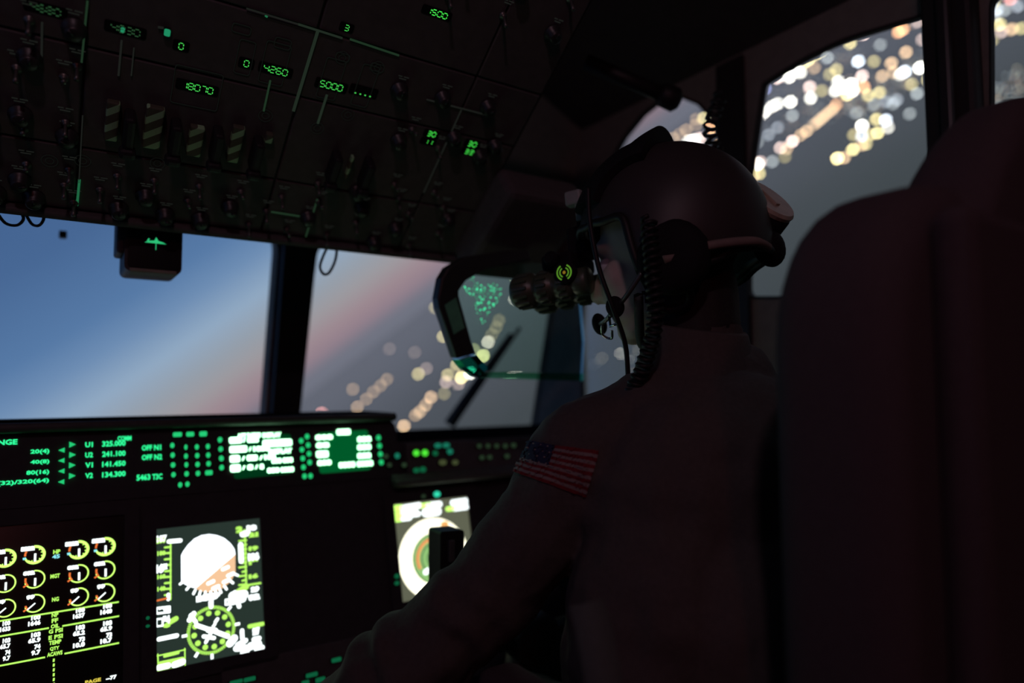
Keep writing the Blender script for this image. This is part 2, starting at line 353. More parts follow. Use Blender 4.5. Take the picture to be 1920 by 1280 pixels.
# front wall with two windshield panes (left pane runs on past the picture)
WL = [WIND(-330, 800), WIND(508, 800), WIND(530, 452), WIND(-330, 330)]
WL = [Vector((-1.0, WIND(500, 860).y)), WIND(494, 860), WIND(528, 436), Vector((-1.0, WIND(528, 436).y))]
holeL = rounded(WL, [0.03, 0.02, 0.05, 0.05])
WR = [WIND(540, 860), WIND(990, 860), WIND(1052, 508), WIND(592, 452)]
WR[1] = Vector((WIND(1022, 800).x, WIND(540, 860).y))
holeR = rounded(WR, [0.02, 0.03, 0.05, 0.03])
fo = [(-1.15, -0.60), (XS, -0.60), (XS, 1.0), (-1.15, 1.0)]
tag(MB().plate(fo, [holeL, holeR], -0.016, 0.0).build('wall_front', LINER, WIND.M), kind='structure')
def window(idx, hole, pl, seal=0.012, sm=SEAL, dp=0.0):
    m = MB(); m.prism(hole, -0.010-dp, -0.006-dp)
    wn = m.build('window_%d' % idx, PANE, pl.M); tag(wn, kind='structure')
    c = sum(hole, Vector((0, 0)))/len(hole)
    inner = [c+(p-c)*(1-seal/(p-c).length) for p in hole]
    MB().plate(hole, [inner], -0.011-dp, 0.003).build('window_seal', sm, pl.M, wn)
window(1, holeL, WIND, 0.006, SEAL, 0.035); window(2, holeR, WIND, 0.008, FRAME)
# dark post and frame strips around the front panes
tr = MB(); tr.prism([WIND(527, 440), WIND(588, 447), WIND(545, 870), WIND(496, 870)], 0.0, 0.035); tag(tr.build('trim_1', FRAME, WIND.M), kind='structure')
# right side wall with quarter window, side window and aft side window
S = SIDE
holeQ = [S(1092, 780), S(1086, 620), S(1096, 480), S(1116, 375), S(1142, 306), S(1170, 255), S(1205, 212), S(1240, 184), S(1275, 178), S(1312, 193), S(1340, 224), S(1350, 262), S(1356, 780)]
holeS = rounded([S(1402, 560), S(1404, 330), S(1430, 156), S(1500, 112), S(1580, 72), S(1740, 24), S(1746, 40), S(1748, 560)], [0.02, 0, 0.006, 0.03, 0.03, 0.012, 0, 0.02])
zt = S(1740, 24).y
holeA = rounded([S(1858, 560), S(1856, -10), S(2200, -150), S(2200, 560)], 0.02)
so = [(-1.77, -1.0), (1.2, -1.0), (1.2, 0.95), (-1.355, 0.95), (-1.62, 0.0), (-1.77, -0.54)]
tag(MB().plate(so, [holeQ, holeS, holeA], -0.012, 0.0).build('wall_right', LINER, S.M), kind='structure')
window(3, holeQ, S, 0.006, FRAME); window(4, holeS, S, 0.006, FRAME); window(5, holeA, S, 0.006, FRAME)
# dark frame beams between the side windows and above them
a0, a1 = S(1352, 300).x, S(1401, 300).x
tr = MB(); tr.plate([(a0, -0.2), (a1, -0.2), (a1, 0.7), (a0, 0.7)], [], 0.0, 0.010); tag(tr.build('trim_2', FRAME, S.M), kind='structure')
tr = MB(); tr.box(((S(1752, 200).x+S(1850, 200).x)/2, 0.25, 0.02), (S(1850, 200).x-S(1752, 200).x, 1.3, 0.04), bev=0.008)
tag(tr.build('trim_3', FRAME, S.M), kind='structure')
tr = MB(); tr.box((S(1800, 100).x, 0.25, 0.05), (0.02, 1.3, 0.02), bev=0.006); tag(tr.build('trim_4', BLKMET, S.M), kind='structure')
# roof: flat aft, sloping down to the windshield header and the side windows
m = MB()
zr_, ys = 0.86, WIND.at(0, 0.80).y
m.box(P3(0.05, 0.15, zr_+0.02), (2.6, 3.0, 0.04))
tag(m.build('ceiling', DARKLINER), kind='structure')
m = MB()   # sloping cove over the side windows
m.add([P3(XS, -1.3, 0.71), P3(XS, 1.6, 0.71), P3(0.80, 1.6, 0.865), P3(0.80, -1.3, 0.865), P3(XS+.02, -1.3, 0.90), P3(XS+.02, 1.6, 0.90)], [(0, 1, 2, 3), (0, 4, 5, 1), (3, 2, 5, 4), (0, 3, 4), (1, 5, 2)])
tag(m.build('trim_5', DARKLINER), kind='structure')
# left wall with mirrored side windows and the aft bulkhead
LWM = Plane(P3(-1.1, 0, 0), (0, 1, 0), (0, 0, 1))
lh = [rounded([(0.92, 0.0), (1.35, 0.0), (1.30, 0.4), (1.1, 0.66), (0.95, 0.6)], 0.03), rounded([(0.42, 0.05), (0.86, 0.05), (0.86, 0.62), (0.42, 0.62)], 0.03), rounded([(-0.1, 0.05), (0.34, 0.05), (0.34, 0.62), (-0.1, 0.62)], 0.03)]
tag(MB().plate([(-1.25, -1.0), (1.77, -1.0), (1.77, -0.54), (1.62, 0.0), (1.355, 0.95), (-1.25, 0.95)], lh, -0.05, 0).build('wall_left', LINER, LWM.M), kind='structure')
for i, h in enumerate(lh): window(6+i, h, LWM, 0.008, FRAME)
tag(MB().box(P3(0.05, -1.27, -0.05), (2.6, 0.05, 1.95)).build('wall_back', DARKLINER), kind='structure')

# ------------------------------------------------------------------ instrument panel, glareshield
PP = PANELP
def key_mesh(name, w_, h_, em, round_=True):
    m = MB(); pts = [(w_/2*math.cos(2*math.pi*i/14), h_/2*math.sin(2*math.pi*i/14)) for i in range(14)] if round_ else rounded([(-w_/2, -h_/2), (w_/2, -h_/2), (w_/2, h_/2), (-w_/2, h_/2)], min(w_, h_)*.3, 3)
    m.prism([(x*1.25, y*1.25) for x, y in pts], -0.002, 0.003, 0); m.prism(pts, 0.003, 0.0042, 1)
    return m.mesh(name, [RUBBER, em])
GK = emis('key_green', (0.03, 1.0, 0.30), 0.62); GKD = emis('key_green_dim', (0.04, 1.0, 0.40), 0.10); GKX = emis('key_faint', (0.5, 1.0, 0.5), 0.035)
TEAL = emis('key_teal', (0.05, 1.0, 0.62), 0.75); TEALD = emis('key_teal_dim', (0.05, 1.0, 0.60), 0.16); OLV = emis('key_olive', (0.8, 1.0, 0.4), 0.06); GBR = emis('key_bright_green', (0.10, 1.0, 0.05), 0.85)
KM = {}
def key(parent, u, v, wpx, hpx, em, rnd_=True, name='lit_key', pl=PP, n=0.0):
    a = pl(u, v); w_ = abs(pl(u+wpx/2, v).x-pl(u-wpx/2, v).x); h_ = abs(pl(u, v-hpx/2).y-pl(u, v+hpx/2).y)
    k = (round(w_, 4), round(h_, 4), em.name, rnd_)
    if k not in KM: KM[k] = key_mesh(name, w_, h_, em, rnd_)
    return inst(name, KM[k], pl.M @ Matrix.Translation((a.x, a.y, n)), parent)
def txt(m, s, u0, u1, v, hpx, mi=0, z=0.0012, bold=0.03, pl=PP):
    a = pl(u0, v); bx = pl(u1, v); h = pl((u0+u1)/2, v-hpx).y-pl((u0+u1)/2, v).y
    return m.text(s, a.x, bx.x, a.y, h, bold, z, mi)

ytop = PP(360, 800).y; yr = PP(860, 822).y; xr = PP(742, 800).x
panel = thing('instrument_panel', PP.at(0.2, -0.62), 'wide black instrument panel across the front of the cockpit', 'panel')
MB().plate([(-1.08, -0.70), (XS-.02, -0.70), (XS-.02, yr), (-1.08, yr)], [], -0.03, -0.002).build('panel_plate', PANEL, PP.M, panel)
# right deck edge and the top deck running forward to the windshield
m = MB(); m.box(P3((xr+XS)/2, 1.41, PP.at(0, yr).z-ZC-0.012), (XS-xr-0.01, 0.36, 0.02), bev=0.006); m.build('deck_top', mat('matte_black_deck', (0.008, 0.008, 0.008), 1.0, spec=0.0), None, panel)
m = MB(); e0 = PP.at(0, PP(830, 905).y)
l0, l1 = PP(728, 912), PP(905, 892)
m.tube([PP.at(l0.x+0.005, l0.y+0.002, 0.026), PP.at(XS-.05, l0.y+0.002, 0.026)], 0.0075, 16); m.tube([PP.at(l0.x+.005, l0.y+.008, 0.012), PP.at(XS-.05, l0.y+.008, 0.012)], 0.012, 12)
m.build('panel_lip', LIP, None, panel, True)

# left glareshield unit with the radio and mission displays
gls = thing('glareshield_unit', PP.at(0.2, -0.15), 'black glareshield unit carrying the row of green lit control displays', 'control panel')
gbot = PP(360, 925).y
m = MB(); m.plate(rounded([(-1.05, gbot), (xr, gbot), (xr, ytop), (-1.05, ytop)], [0, 0.01, 0.02, 0]), [], -0.12, 0.0); m.build('unit_body', PANEL, PP.M, gls)
m = MB(); hx = 0.0075
lz = at_y(360, 792.5, 1.222).z
pa = [Vector((-1.05, 1.222, lz)), Vector((xr-0.014, 1.222, lz)), Vector((xr-0.004, 1.235, lz-.001)), Vector((xr, 1.26, lz-.004))]
m.tube(pa, hx, 16); lipt = m; m = MB(); m.box(Vector(((xr-1.05)/2, 1.31, lz)), (xr+1.05, 0.17, 0.015), Matrix.Rotation(T1*0, 3, 'X'), 0.004)
m.build('glareshield_top', mat('matte_black_deck', (0.008, 0.008, 0.008), 1.0, spec=0.0), None, gls)
lipt.build('glareshield_lip', LIP, None, gls, True)
GT = emis('text_green', (0.03, 1.0, 0.33), 1.25); GTB = emis('text_green_white', (0.42, 1.0, 0.55), 4.5); GSC = emis('screen_green_glow', (0.0, 1.0, 0.22), 0.10)
z5 = lambda x, y: (x/4.571, 760+y/4.571)
m = MB()
def zt5(s, x0, x1, yb, h, mi=0):
    m = MB(); u0, v = z5(x0, yb); u1, _ = z5(x1, yb); txt(m, s, u0, u1, v, h/4.571, mi); raw(m, 'display_text', GT, PP.M, gls)
zt5('RANGE', -130, 148, 346, 46); zt5('20(4)', 260, 422, 425, 46); zt5('40(8)', 260, 422, 512, 42); zt5('80(16)', 225, 420, 606, 46); zt5('160(32)/320(64)', -150, 418, 705, 46)
for s, t_, yb in (('U1', '325.000', 360), ('U2', '241.100', 448), ('V1', '141.450', 535), ('V2', '134.300', 625)):
    zt5(s, 730, 795, yb, 44); zt5(t_, 875, 1075, yb-6, 46)
zt5('COMM', 1008, 1125, 306, 42); zt5('OFF', 1215, 1303, 388, 46); zt5('N1', 1320, 1380, 384, 46); zt5('OFF', 1215, 1305, 470, 46); zt5('N2', 1322, 1388, 466, 46); zt5('5463', 1170, 1287, 645, 50); zt5('T3C', 1305, 1390, 637, 48)
for x, y in ((617, 336), (617, 424), (615, 513), (615, 604)):
    c = PP(*z5(x, y)); mm = MB(); mm.prism([(c.x-.0035, c.y+.0042), (c.x-.0035, c.y-.0042), (c.x+.0045, c.y)], 0, 0.003); mm.build('arrow_key', GK, PP.M, gls)
for x, y in ((530, 384), (528, 473), (528, 563), (526, 655)):
    c = PP(*z5(x, y)); mm = MB(); mm.prism([(c.x+.0035, c.y+.0035), (c.x-.004, c.y), (c.x+.0035, c.y-.0035)], 0, 0.003); mm.build('arrow_key', GK, PP.M, gls)
for x, y, w_, h_ in ((1518, 252, 76, 38), (1627, 249, 66, 38), (1738, 246, 64, 42), (1787, 578, 62, 40)): key(gls, *z5(x, y), w_/4.571, h_/4.571, GK, False)
for x, y, w_ in ((1474, 345, 36), (1590, 360, 26), (1684, 358, 34), (1778, 354, 34), (1477, 428, 38), (1591, 437, 32), (1687, 432, 36), (1781, 428, 36), (1480, 512, 40), (1594, 510, 32), (1690, 507, 38), (1784, 501, 38),
                 (1484, 595, 38), (1596, 588, 38), (1693, 584, 38), (1541, 682, 36), (1603, 676, 36), (1882, 296, 40), (1888, 376, 40), (1894, 457, 40), (1896, 535, 40)):
    key(gls, *z5(x, y), w_/4.571, 50/4.571*0.9, GK)
z6 = lambda x, y: (400+x/3.097, 760+y/3.097)
for x, y in ((36, 202), (40, 255), (43, 308), (46, 361), (541, 182), (547, 232), (552, 282), (556, 332), (507, 207), (511, 258), (516, 309), (520, 360), (526, 412), (561, 410), (955, 189), (961, 236), (966, 284), (971, 331)):
    key(gls, *z6(x, y), 25/3.097, 31/3.097, GK)
def screen_quad(pts, name, em, parent, z=0.0006, pl=PP, rr_=0.006):
    q = rounded([pl(*p) for p in pts], rr_, 4); m = MB(); m.prism(q, -0.001, z); return m.build(name, em, pl.M, parent)
screen_quad([z6(120, 428), z6(455, 396), z6(450, 165), z6(100, 172)], 'bright_screen', emis('screen_green_low', (0.0, 1.0, 0.25), 0.035), gls)
screen_quad([z6(618, 396), z6(915, 372), z6(895, 142), z6(600, 160)], 'bright_screen', GSC, gls)
m = MB()
def blk(x0, x1, y0, y1):
    p = PP(*z6(x0, y1)); q = PP(*z6(x1, y0)); p2 = PP(*z6(x1, y1)); p3 = PP(*z6(x0, y0)); hh = (p3.y-p.y)
    m = MB(); pts = rounded([(p.x, p.y), (p2.x, p.y), (p2.x, p.y+hh), (p.x, p.y+hh)], abs(hh)*.3, 3); m.poly([(a.x, a.y, 0.0014) for a in pts]); raw(m, 'highlight_block', GTB, PP.M, gls)
def tx6(s, x0, x1, yb, h): m = MB(); u0, v = z6(x0, yb); txt(m, s, u0, z6(x1, yb)[0], v, h/3.097, bold=0.06); raw(m, 'bright_text', GTB, PP.M, gls)
tx6('AFT', 138, 192, 192, 28); tx6('RADIO', 198, 276, 190, 30); tx6('DISPLAY', 286, 394, 188, 28)
blk(92, 166, 186, 222); tx6('/', 170, 188, 214, 28); blk(196, 262, 190, 216); blk(286, 456, 202, 242)
blk(94, 196, 238, 276); tx6('/', 204, 222, 266, 24); tx6('1888', 232, 326, 268, 30); tx6('DISPLAY', 322, 458, 284, 30); blk(96, 154, 292, 332); tx6('/', 164, 184, 320, 24); blk(194, 256, 290, 322); tx6('/', 266, 288, 316, 24); tx6('188', 296, 362, 316, 30)
tx6('888', 338, 396, 338, 30); tx6('888', 402, 462, 334, 30); blk(98, 158, 346, 388); tx6('/', 166, 186, 374, 24); tx6('8', 196, 232, 376, 32); tx6('/', 240, 260, 370, 24); tx6('8', 268, 294, 372, 32); tx6('888', 312, 384, 394, 30); tx6('8888', 390, 468, 390, 30)
tx6('808', 592, 694, 202, 30); tx6('88', 596, 674, 248, 30); blk(598, 668, 266, 304); tx6('888', 604, 686, 350, 30); blk(716, 796, 140, 172)
for y in (214, 260, 310): tx6('888', 836, 916, y, 32)
tx6('8888 8888', 728, 928, 364, 32)
# right hand mode panel keys, faint
modep = thing('mode_select_panel', PP.at(0.78, PP(860, 885).y), 'low dark mode panel with faint green keys beside the right windshield', 'control panel')
MB().box((0, 0, 0), (XS-xr-0.04, PP(860, 826).y-PP(860, 893).y, 0.012), bev=0.003).build('panel_face', PLATE, PP.M @ Matrix.Translation(((xr+XS)/2-.005, (PP(860, 826).y+PP(860, 893).y)/2, 0.0)), modep)
for x, y, w_, h_, e in ((1055, 297, 30, 34, TEALD), (990, 300, 28, 28, GKX), (1010, 350, 26, 28, GKX), (1095, 350, 30, 28, GKX), (1165, 281, 36, 36, GBR), (1215, 280, 36, 38, GBR), (1290, 238, 42, 30, TEALD), (1338, 236, 42, 30, TEALD), (1275, 282, 30, 30, GKD), (1360, 272, 34, 34, TEALD),
                    (1318, 335, 44, 34, OLV), (1390, 335, 36, 30, OLV), (1165, 381, 36, 30, GKD), (1203, 376, 36, 34, GKD), (1530, 240, 26, 26, GKX), (1580, 240, 26, 26, GKX), (1630, 240, 26, 26, GKX), (1680, 240, 26, 26, GKX), (1728, 236, 28, 26, GKX), (1545, 307, 28, 26, GKX), (1590, 305, 28, 26, GKX), (1690, 299, 28, 26, GKX)):
    key(modep, *z6(x, y), w_/3.097, h_/3.097, e, True, n=0.007)

# ------------------------------------------------------------------ displays
YG = emis('symbol_yellow_green', (0.50, 1.0, 0.14), 1.15); WHT = emis('symbol_white', (0.90, 1.0, 1.0), 2.0); ORG = emis('symbol_orange', (1.0, 0.22, 0.05), 0.9); CYN = emis('symbol_cyan', (0.3, 0.9, 1.0), 1.0)
YGB = emis('symbol_yellow_green_bright', (0.55, 1.0, 0.16), 1.6); YEL = emis('symbol_yellow', (1.0, 0.8, 0.1), 0.8)
def display(name, quad, label, glow):
    ps = [PP(*p) for p in quad]; x0 = min(p.x for p in ps); x1 = max(p.x for p in ps); y0 = min(p.y for p in ps); y1 = max(p.y for p in ps)
    t_ = thing(name, PP.at((x0+x1)/2, y0, 0), label, 'display')
    b_ = 0.020; MB().plate(rounded([(x0-b_, y0-b_), (x1+b_, y0-b_), (x1+b_, y1+b_), (x0-b_, y1+b_)], 0.008, 4), [[(x0, y0), (x1, y0), (x1, y1), (x0, y1)]], -0.004, 0.004).build('bezel', PANEL, PP.M, t_)
    MB().plate([(x0, y0), (x1, y0), (x1, y1), (x0, y1)], [], -0.004, -0.001).build('screen', glow, PP.M, t_)
    return t_
z7 = lambda x, y: (x/3.765, 940+y/3.765)
eng = display('engine_display', [(-60, 1010), (228, 965), (230, 1300), (-60, 1340)], 'engine display with rows of round yellow-green gauges', SCREEN)
def rc(m, zf_, x, y, rz, a0, a1, w0, mi=0, n_=26):
    c = PP(*zf_(x, y)); r = abs(PP(*zf_(x, y-rz)).y-c.y); m.ring(c, r*(1-w0), r*(1+w0*.2), a0, a1, n_, 0.0012, mi); return c, r
for row, ys_ in enumerate(((400, 375, 340, 318), (578, 548, 508, 482), (752, 718, 672, 643))):
    for ci, (x, y) in enumerate(zip((38, 245, 555, 742), ys_)):
        m = MB(); w0 = (0.24, 0.12, 0.12)[row]
        c, r = rc(m, z7, x, y, 63, -135, 95, w0, 0)
        rc(m, z7, x, y, 63, -160, -135, w0*.7, 0)
        # label box, pointer, red limit mark
        bw = (1.35, 1.15, .85)[row]; m.text(('3222', '892', '99')[row], c.x-r*(bw-.0)*0.98, c.x-r*.02, c.y+r*.50, r*.50, 0.14, 0.0014, 1)
        if row < 2: m.bar((c.x+r*.05, c.y-r*.75), (c.x+r*.05, c.y+r*.12), r*.2, 0.0016, 1)
        else: m.bar((c.x-r*.70, c.y-r*.62), (c.x+r*.05, c.y+r*.02), r*.13, 0.0016, 1)
        if row == 0: m.ring(c, r*.80, r*1.0, 150, 185, 6, 0.0012, 2); m.bar((c.x-r*1.1, c.y-r*.35), (c.x-r*.8, c.y-r*.30), r*.25, 0.0013, 3)
        else: m.ring(c, r*.78, r*.98, 165 if row == 1 else 190, 225, 8, 0.0012, 2); m.bar((c.x-r*1.05, c.y-r*.75), (c.x-r*.65, c.y-r*.45), r*.18, 0.0013, 2 if row else 3)
        if row == 0:
            for k in range(6):
                a = rad(-110+k*32); m.bar((c.x+r*.62*math.cos(a), c.y+r*.62*math.sin(a)), (c.x+r*.8*math.cos(a), c.y+r*.8*math.sin(a)), r*.10, 0.0011, 0)
        raw(m, 'gauge', [YGB, WHT, ORG, CYN], PP.M, eng)
m = MB()
def l7(x0, y0, x1, y1, w_=3.0): m = MB(); m.bar(PP(*z7(x0, y0)), PP(*z7(x1, y1)), 0.0021, 0.0012, 0); raw(m, 'divider_line', YG, PP.M, eng)
l7(-230, 880, 838, 708); l7(-230, 990, 345, 892); l7(440, 878, 840, 808); l7(-230, 1202, 318, 1098); l7(455, 1073, 840, 997)
def t7(s, x0, x1, yb, h, mi=0, bo=0.04): m = MB(); u0, v = z7(x0, yb); txt(m, s, u0, z7(x1, yb)[0], v, h/3.765, mi, bold=bo); raw(m, 'readout_text', [YG, WHT, YEL, CYN], PP.M, eng)
for s, x0, x1, yb in (('HP', 375, 425, 372), ('MGT', 355, 422, 545), ('NG', 366, 415, 708), ('NP', 364, 412, 818), ('FF', 364, 410, 858), ('OIL', 358, 418, 898), ('G PSI', 343, 442, 935), ('E PSI', 342, 442, 978), ('TEMP', 345, 432, 1015), ('QTY', 352, 418, 1058), ('ACAWS', 332, 440, 1098)): t7(s, x0, x1, yb, 30)
t7('45', 368, 422, 405, 28, 3)
cols = ((0, 72, 0), (198, 285, -40), (515, 598, -92), (708, 790, -122))
for (x0, x1, dy), vals in zip(cols, (('100', '1633', '103', '65.7', '74', '9.7'), ('100', '1646', '103', '65.9', '74', '9.7'), ('100', '1637', '103', '65.2', '73', '10.0'), ('100', '1640', '103', '65.9', '73', '10.7'))):
    for (yb, s) in zip((880, 922, 1002, 1044, 1084, 1128), vals):
        wid = (x1-x0)*min(1, len(s)/4*1.0); t7(s, x1-wid, x1, yb+dy, 34, 1, 0.05)
for k in range(6): y = 1108+k*34; l7(381, y, 378, y+22)
t7('PAGE', 600, 712, 1290, 26, 2); t7('--77', 748, 822, 1264, 28, 1)

z8 = lambda x, y: (250+x/3.763, 940+y/3.763)
pfd = display('primary_flight_display', [(293, 992), (487, 978), (493, 1213), (300, 1257)], 'tall flight display showing a white and tan attitude ball above a compass rose', emis('screen_grey_green', (0.55, 0.9, 0.72), 0.040))
def poly8(pts, em, name, z=0.0008):
    m = MB(); m.prism([PP(*z8(x, y)) for x, y in pts], 0.0002, z); return m.build(name, em, PP.M, pfd)
sky_pts = [(440, 612), (400, 602), (365, 585), (338, 565), (337, 380), (352, 350), (385, 305), (430, 262), (480, 238), (535, 230), (590, 238), (640, 258), (685, 296), (712, 335), (719, 372)]
poly8(sky_pts, emis('attitude_sky_white', (0.86, 0.93, 1.0), 2.2), 'attitude_sky')
poly8([(440, 612), (719, 372), (720, 500), (690, 560), (640, 605), (590, 632), (520, 640), (470, 630)], emis('attitude_ground_tan', (1.0, 0.62, 0.36), 0.95), 'attitude_ground')
m = MB()
def b8(x0, y0, x1, y1, w_, mi=1): m.bar(PP(*z8(x0, y0)), PP(*z8(x1, y1)), w_/3.763/f_px*0.88, 0.0014+mi*0.0002, mi, True)
def t8(s, x0, x1, yb, h, mi=1, bo=0.06): u0, v = z8(x0, yb); txt(m, s, u0, z8(x1, yb)[0], v, h/3.763, mi, 0.0018, bo)
# left speed tape
b8(262, 300, 262, 690, 12, 0)
for k, y in enumerate(range(322, 690, 42)): b8(222 if k % 2 == 0 else 205, y+2, 262, y-2, 16, 0)
for s, yb in (('180', 385), ('160', 550), ('140', 636)): t8(s, 168, 226, yb, 34, 0)
t8('200', 158, 226, 300, 44, 0); t8('187', 165, 235, 292, 50); b8(250, 282, 330, 275, 34); t8('165', 155, 240, 510, 66, 1, .1); b8(246, 655, 246, 690, 26); b8(160, 700, 236, 682, 14, 2)
def box8(x0, y0, x1, y1, w_, mi): [b8(*a, w_, mi) for a in ((x0, y0, x1, y0-(x1-x0)*.12), (x0, y1, x1, y1-(x1-x0)*.12), (x0, y0, x0, y1), (x1, y0-(x1-x0)*.12, x1, y1-(x1-x0)*.12))]
box8(162, 752, 255, 790, 16, 1); t8('80', 178, 252, 785, 36, 1, .1); box8(162, 830, 206, 880, 14, 1); t8('54', 206, 258, 868, 60, 1, .1); t8('6', 208, 262, 895, 40, 0, .1); b8(258, 850, 300, 825, 40, 0)
b8(180, 970, 305, 945, 34)
b8(168, 1088, 365, 1044, 10, 0); b8(172, 1198, 366, 1160, 10, 0); b8(172, 1076, 176, 1200, 10, 0); b8(362, 1036, 364, 1164, 10, 0); b8(190, 1140, 345, 1108, 30, 0); b8(220, 1090, 315, 1066, 22, 0); b8(180, 1170, 245, 1156, 44); b8(290, 1150, 345, 1130, 50)
# right altitude tape
b8(785, 200, 795, 590, 14, 0)
for k, y in enumerate(range(215, 600, 31)): b8(745 if k % 2 == 0 else 768, y+2, 795, y-4, 16, 0)
for s, yb in (('21', 255), ('19', 352), ('18', 450), ('16', 548)): t8(s, 812, 880, yb, 34, 0, .1)
b8(735, 640, 795, 600, 50, 0); b8(800, 590, 895, 575, 16, 0); t8('2', 722, 772, 222, 44, 0, .1)
t8('18', 798, 870, 210, 40, 1, .12); b8(755, 305, 760, 420, 42, 1); b8(770, 230, 805, 222, 50); t8('196', 808, 888, 425, 60, 1, .12); t8('29', 828, 888, 645, 42, 1, .12); t8('92', 808, 892, 705, 46, 1, .12)
# bank ticks along the lower rim
for x, y in ((342, 572), (385, 608), (430, 636), (468, 646), (505, 650), (545, 650), (580, 640), (612, 628), (648, 606), (690, 565), (722, 515)):
    dx, dy = (x-530)/200, (y-430)/200; b8(x-dx*12, y-dy*12, x+dx*14, y+dy*14, 20)
for x, y in ((545, 570), (580, 605), (648, 470), (655, 560), (685, 515)): b8(x-18, y+8, x+18, y-8, 30)
t8('188', 442, 598, 712, 44, 1, .14); b8(500, 668, 596, 655, 34); b8(548, 700, 548, 742, 34); box8(650, 692, 700, 728, 14, 1); b8(700, 665, 780, 655, 70); b8(690, 705, 770, 685, 60); b8(715, 640, 745, 740, 34)
# compass rose
cc = PP(*z8(550, 905)); cr_ = PP(*z8(550, 742)).y-cc.y
for k in range(72):
    a0 = k*5; m.ring(cc, cr_*.90, cr_*1.04, a0, a0+3.4, 2, 0.0014, 0)
for k in range(12):
    a = rad(k*30+8); px_, py_ = cc.x+cr_*.74*math.cos(a), cc.y+cr_*.74*math.sin(a); m.disc((px_, py_), cr_*.12, 10, 0.0014, 0)
for a in (rad(2), rad(45), rad(92), rad(138), rad(182), rad(235), rad(270), rad(-38)):
    m.bar((cc.x+cr_*1.02*math.cos(a), cc.y+cr_*1.02*math.sin(a)), (cc.x+cr_*1.24*math.cos(a), cc.y+cr_*1.24*math.sin(a)), cr_*.12, 0.0016, 1)
b8(445, 872, 520, 898, 34); b8(580, 918, 665, 950, 36); b8(510, 992, 560, 900, 26); b8(495, 950, 568, 962, 30); b8(530, 905, 575, 910, 44); b8(560, 885, 575, 862, 22); b8(578, 848, 592, 828, 26); b8(395, 835, 425, 790, 40); b8(405, 800, 440, 850, 30)
b8(680, 1000, 710, 965, 60); b8(765, 910, 768, 965, 34); b8(735, 1010, 790, 980, 40); b8(725, 1035, 785, 1030, 50); b8(770, 1070, 805, 1045, 44)
b8(818, 880, 912, 862, 34, 0); t8('287', 840, 892, 948, 56, 1, .14); b8(850, 972, 885, 965, 40); b8(825, 1020, 880, 1005, 60); b8(870, 1045, 905, 1030, 46)
raw(m, 'flight_symbology', [YG, WHT, ORG], PP.M, pfd)
key(pfd, 276, 1158, 7, 7, GKD, name='bezel_light', n=0.004); key(pfd, 276, 1173, 8, 6, GKD, name='bezel_light', n=0.004)

z9 = lambda x, y: (680+x/5.119, 880+y/5.119)
nd = display('navigation_display', [(737, 945), (875, 932), (890, 1090), (758, 1128)], 'bright navigation display with a thick cream arc ring, partly behind the arm', emis('screen_olive', (0.62, 0.66, 0.44), 0.19))
m = MB(); c = PP(*z9(690, 850)); r1 = PP(*z9(668, 446)).y-c.y
r1 = min(r1, c.x-PP(*z9(352, 845)).x)*1.04
m.ring(c, r1*.62, r1, 0, 360, 64, 0.0012, 0); m.disc(c, r1*.60, 40, 0.0010, 1)
m.ring(c, r1*.595, r1*.625, 0, 360, 64, 0.0013, 2); m.ring(c, r1*.355, r1*.385, 90, 330, 40, 0.0013, 2); m.ring(c, r1*.19, r1*.22, 90, 330, 30, 0.0013, 2)
m.ring(c, r1*.43, r1*.51, 85, 205, 30, 0.0014, 3); m.ring(c, r1*.48, r1*.52, 85, 205, 30, 0.0015, 4); m.disc(c, r1*.07, 12, 0.0015, 5)
def b9(x0, y0, x1, y1, w_, mi=5): m.bar(PP(*z9(x0, y0)), PP(*z9(x1, y1)), w_/5.119/f_px*1.3, 0.0017, mi, True)
b9(300, 375, 365, 368, 60, 6); b9(305, 440, 365, 432, 60, 6); b9(318, 485, 360, 480, 40, 6); b9(380, 372, 540, 345, 56); b9(378, 420, 500, 405, 50); b9(380, 470, 445, 462, 50); b9(440, 435, 530, 425, 50)
b9(565, 350, 640, 340, 50, 6); b9(625, 345, 735, 332, 56); b9(600, 415, 715, 400, 80); b9(860, 320, 990, 302, 56); b9(875, 375, 995, 358, 50); b9(812, 380, 870, 372, 46, 6); b9(770, 530, 795, 525, 60, 3)
b9(600, 985, 640, 960, 50)
raw(m, 'navigation_symbology', [emis('ring_cream', (1.0, 0.97, 0.72), 1.9), emis('map_green', (0.34, 0.66, 0.22), 0.85), emis('map_dark_arc', (0.1, 0.2, 0.1), 0.6), emis('map_amber', (1.0, 0.50, 0.16), 0.95), emis('map_red', (0.9, 0.22, 0.10), 0.95), WHT, YGB], PP.M, nd)
key(nd, 816, 927, 12, 11, TEAL, name='bezel_light', n=0.004); key(nd, 791, 931, 8, 7, GKX, name='bezel_light', n=0.004); key(nd, 741, 1080, 9, 9, GKD, name='bezel_light', n=0.004); key(nd, 741, 1093, 9, 8, GKD, name='bezel_light', n=0.004)
# lower panel keys at the bottom of the picture
low = thing('lower_key_panel', PP.at(0.35, PP(500, 1330).y), 'dark lower panel with a few green lit dashes by the left sleeve', 'control panel')
lx0, lx1 = PP(415, 1275), PP(690, 1275); MB().box(((lx0.x+lx1.x)/2, lx0.y-0.03, 0.0), (lx1.x-lx0.x, 0.10, 0.008), bev=0.002).build('panel_face', PLATE, PP.M, low)
for u, v, w_, h_ in ((441, 1277, 24, 7), (466, 1272, 22, 8), (628, 1236, 18, 8), (582, 1264, 22, 8), (598, 1273, 18, 9), (570, 1278, 14, 7)): key(low, u, v, w_, h_, GKD, False, n=0.004)

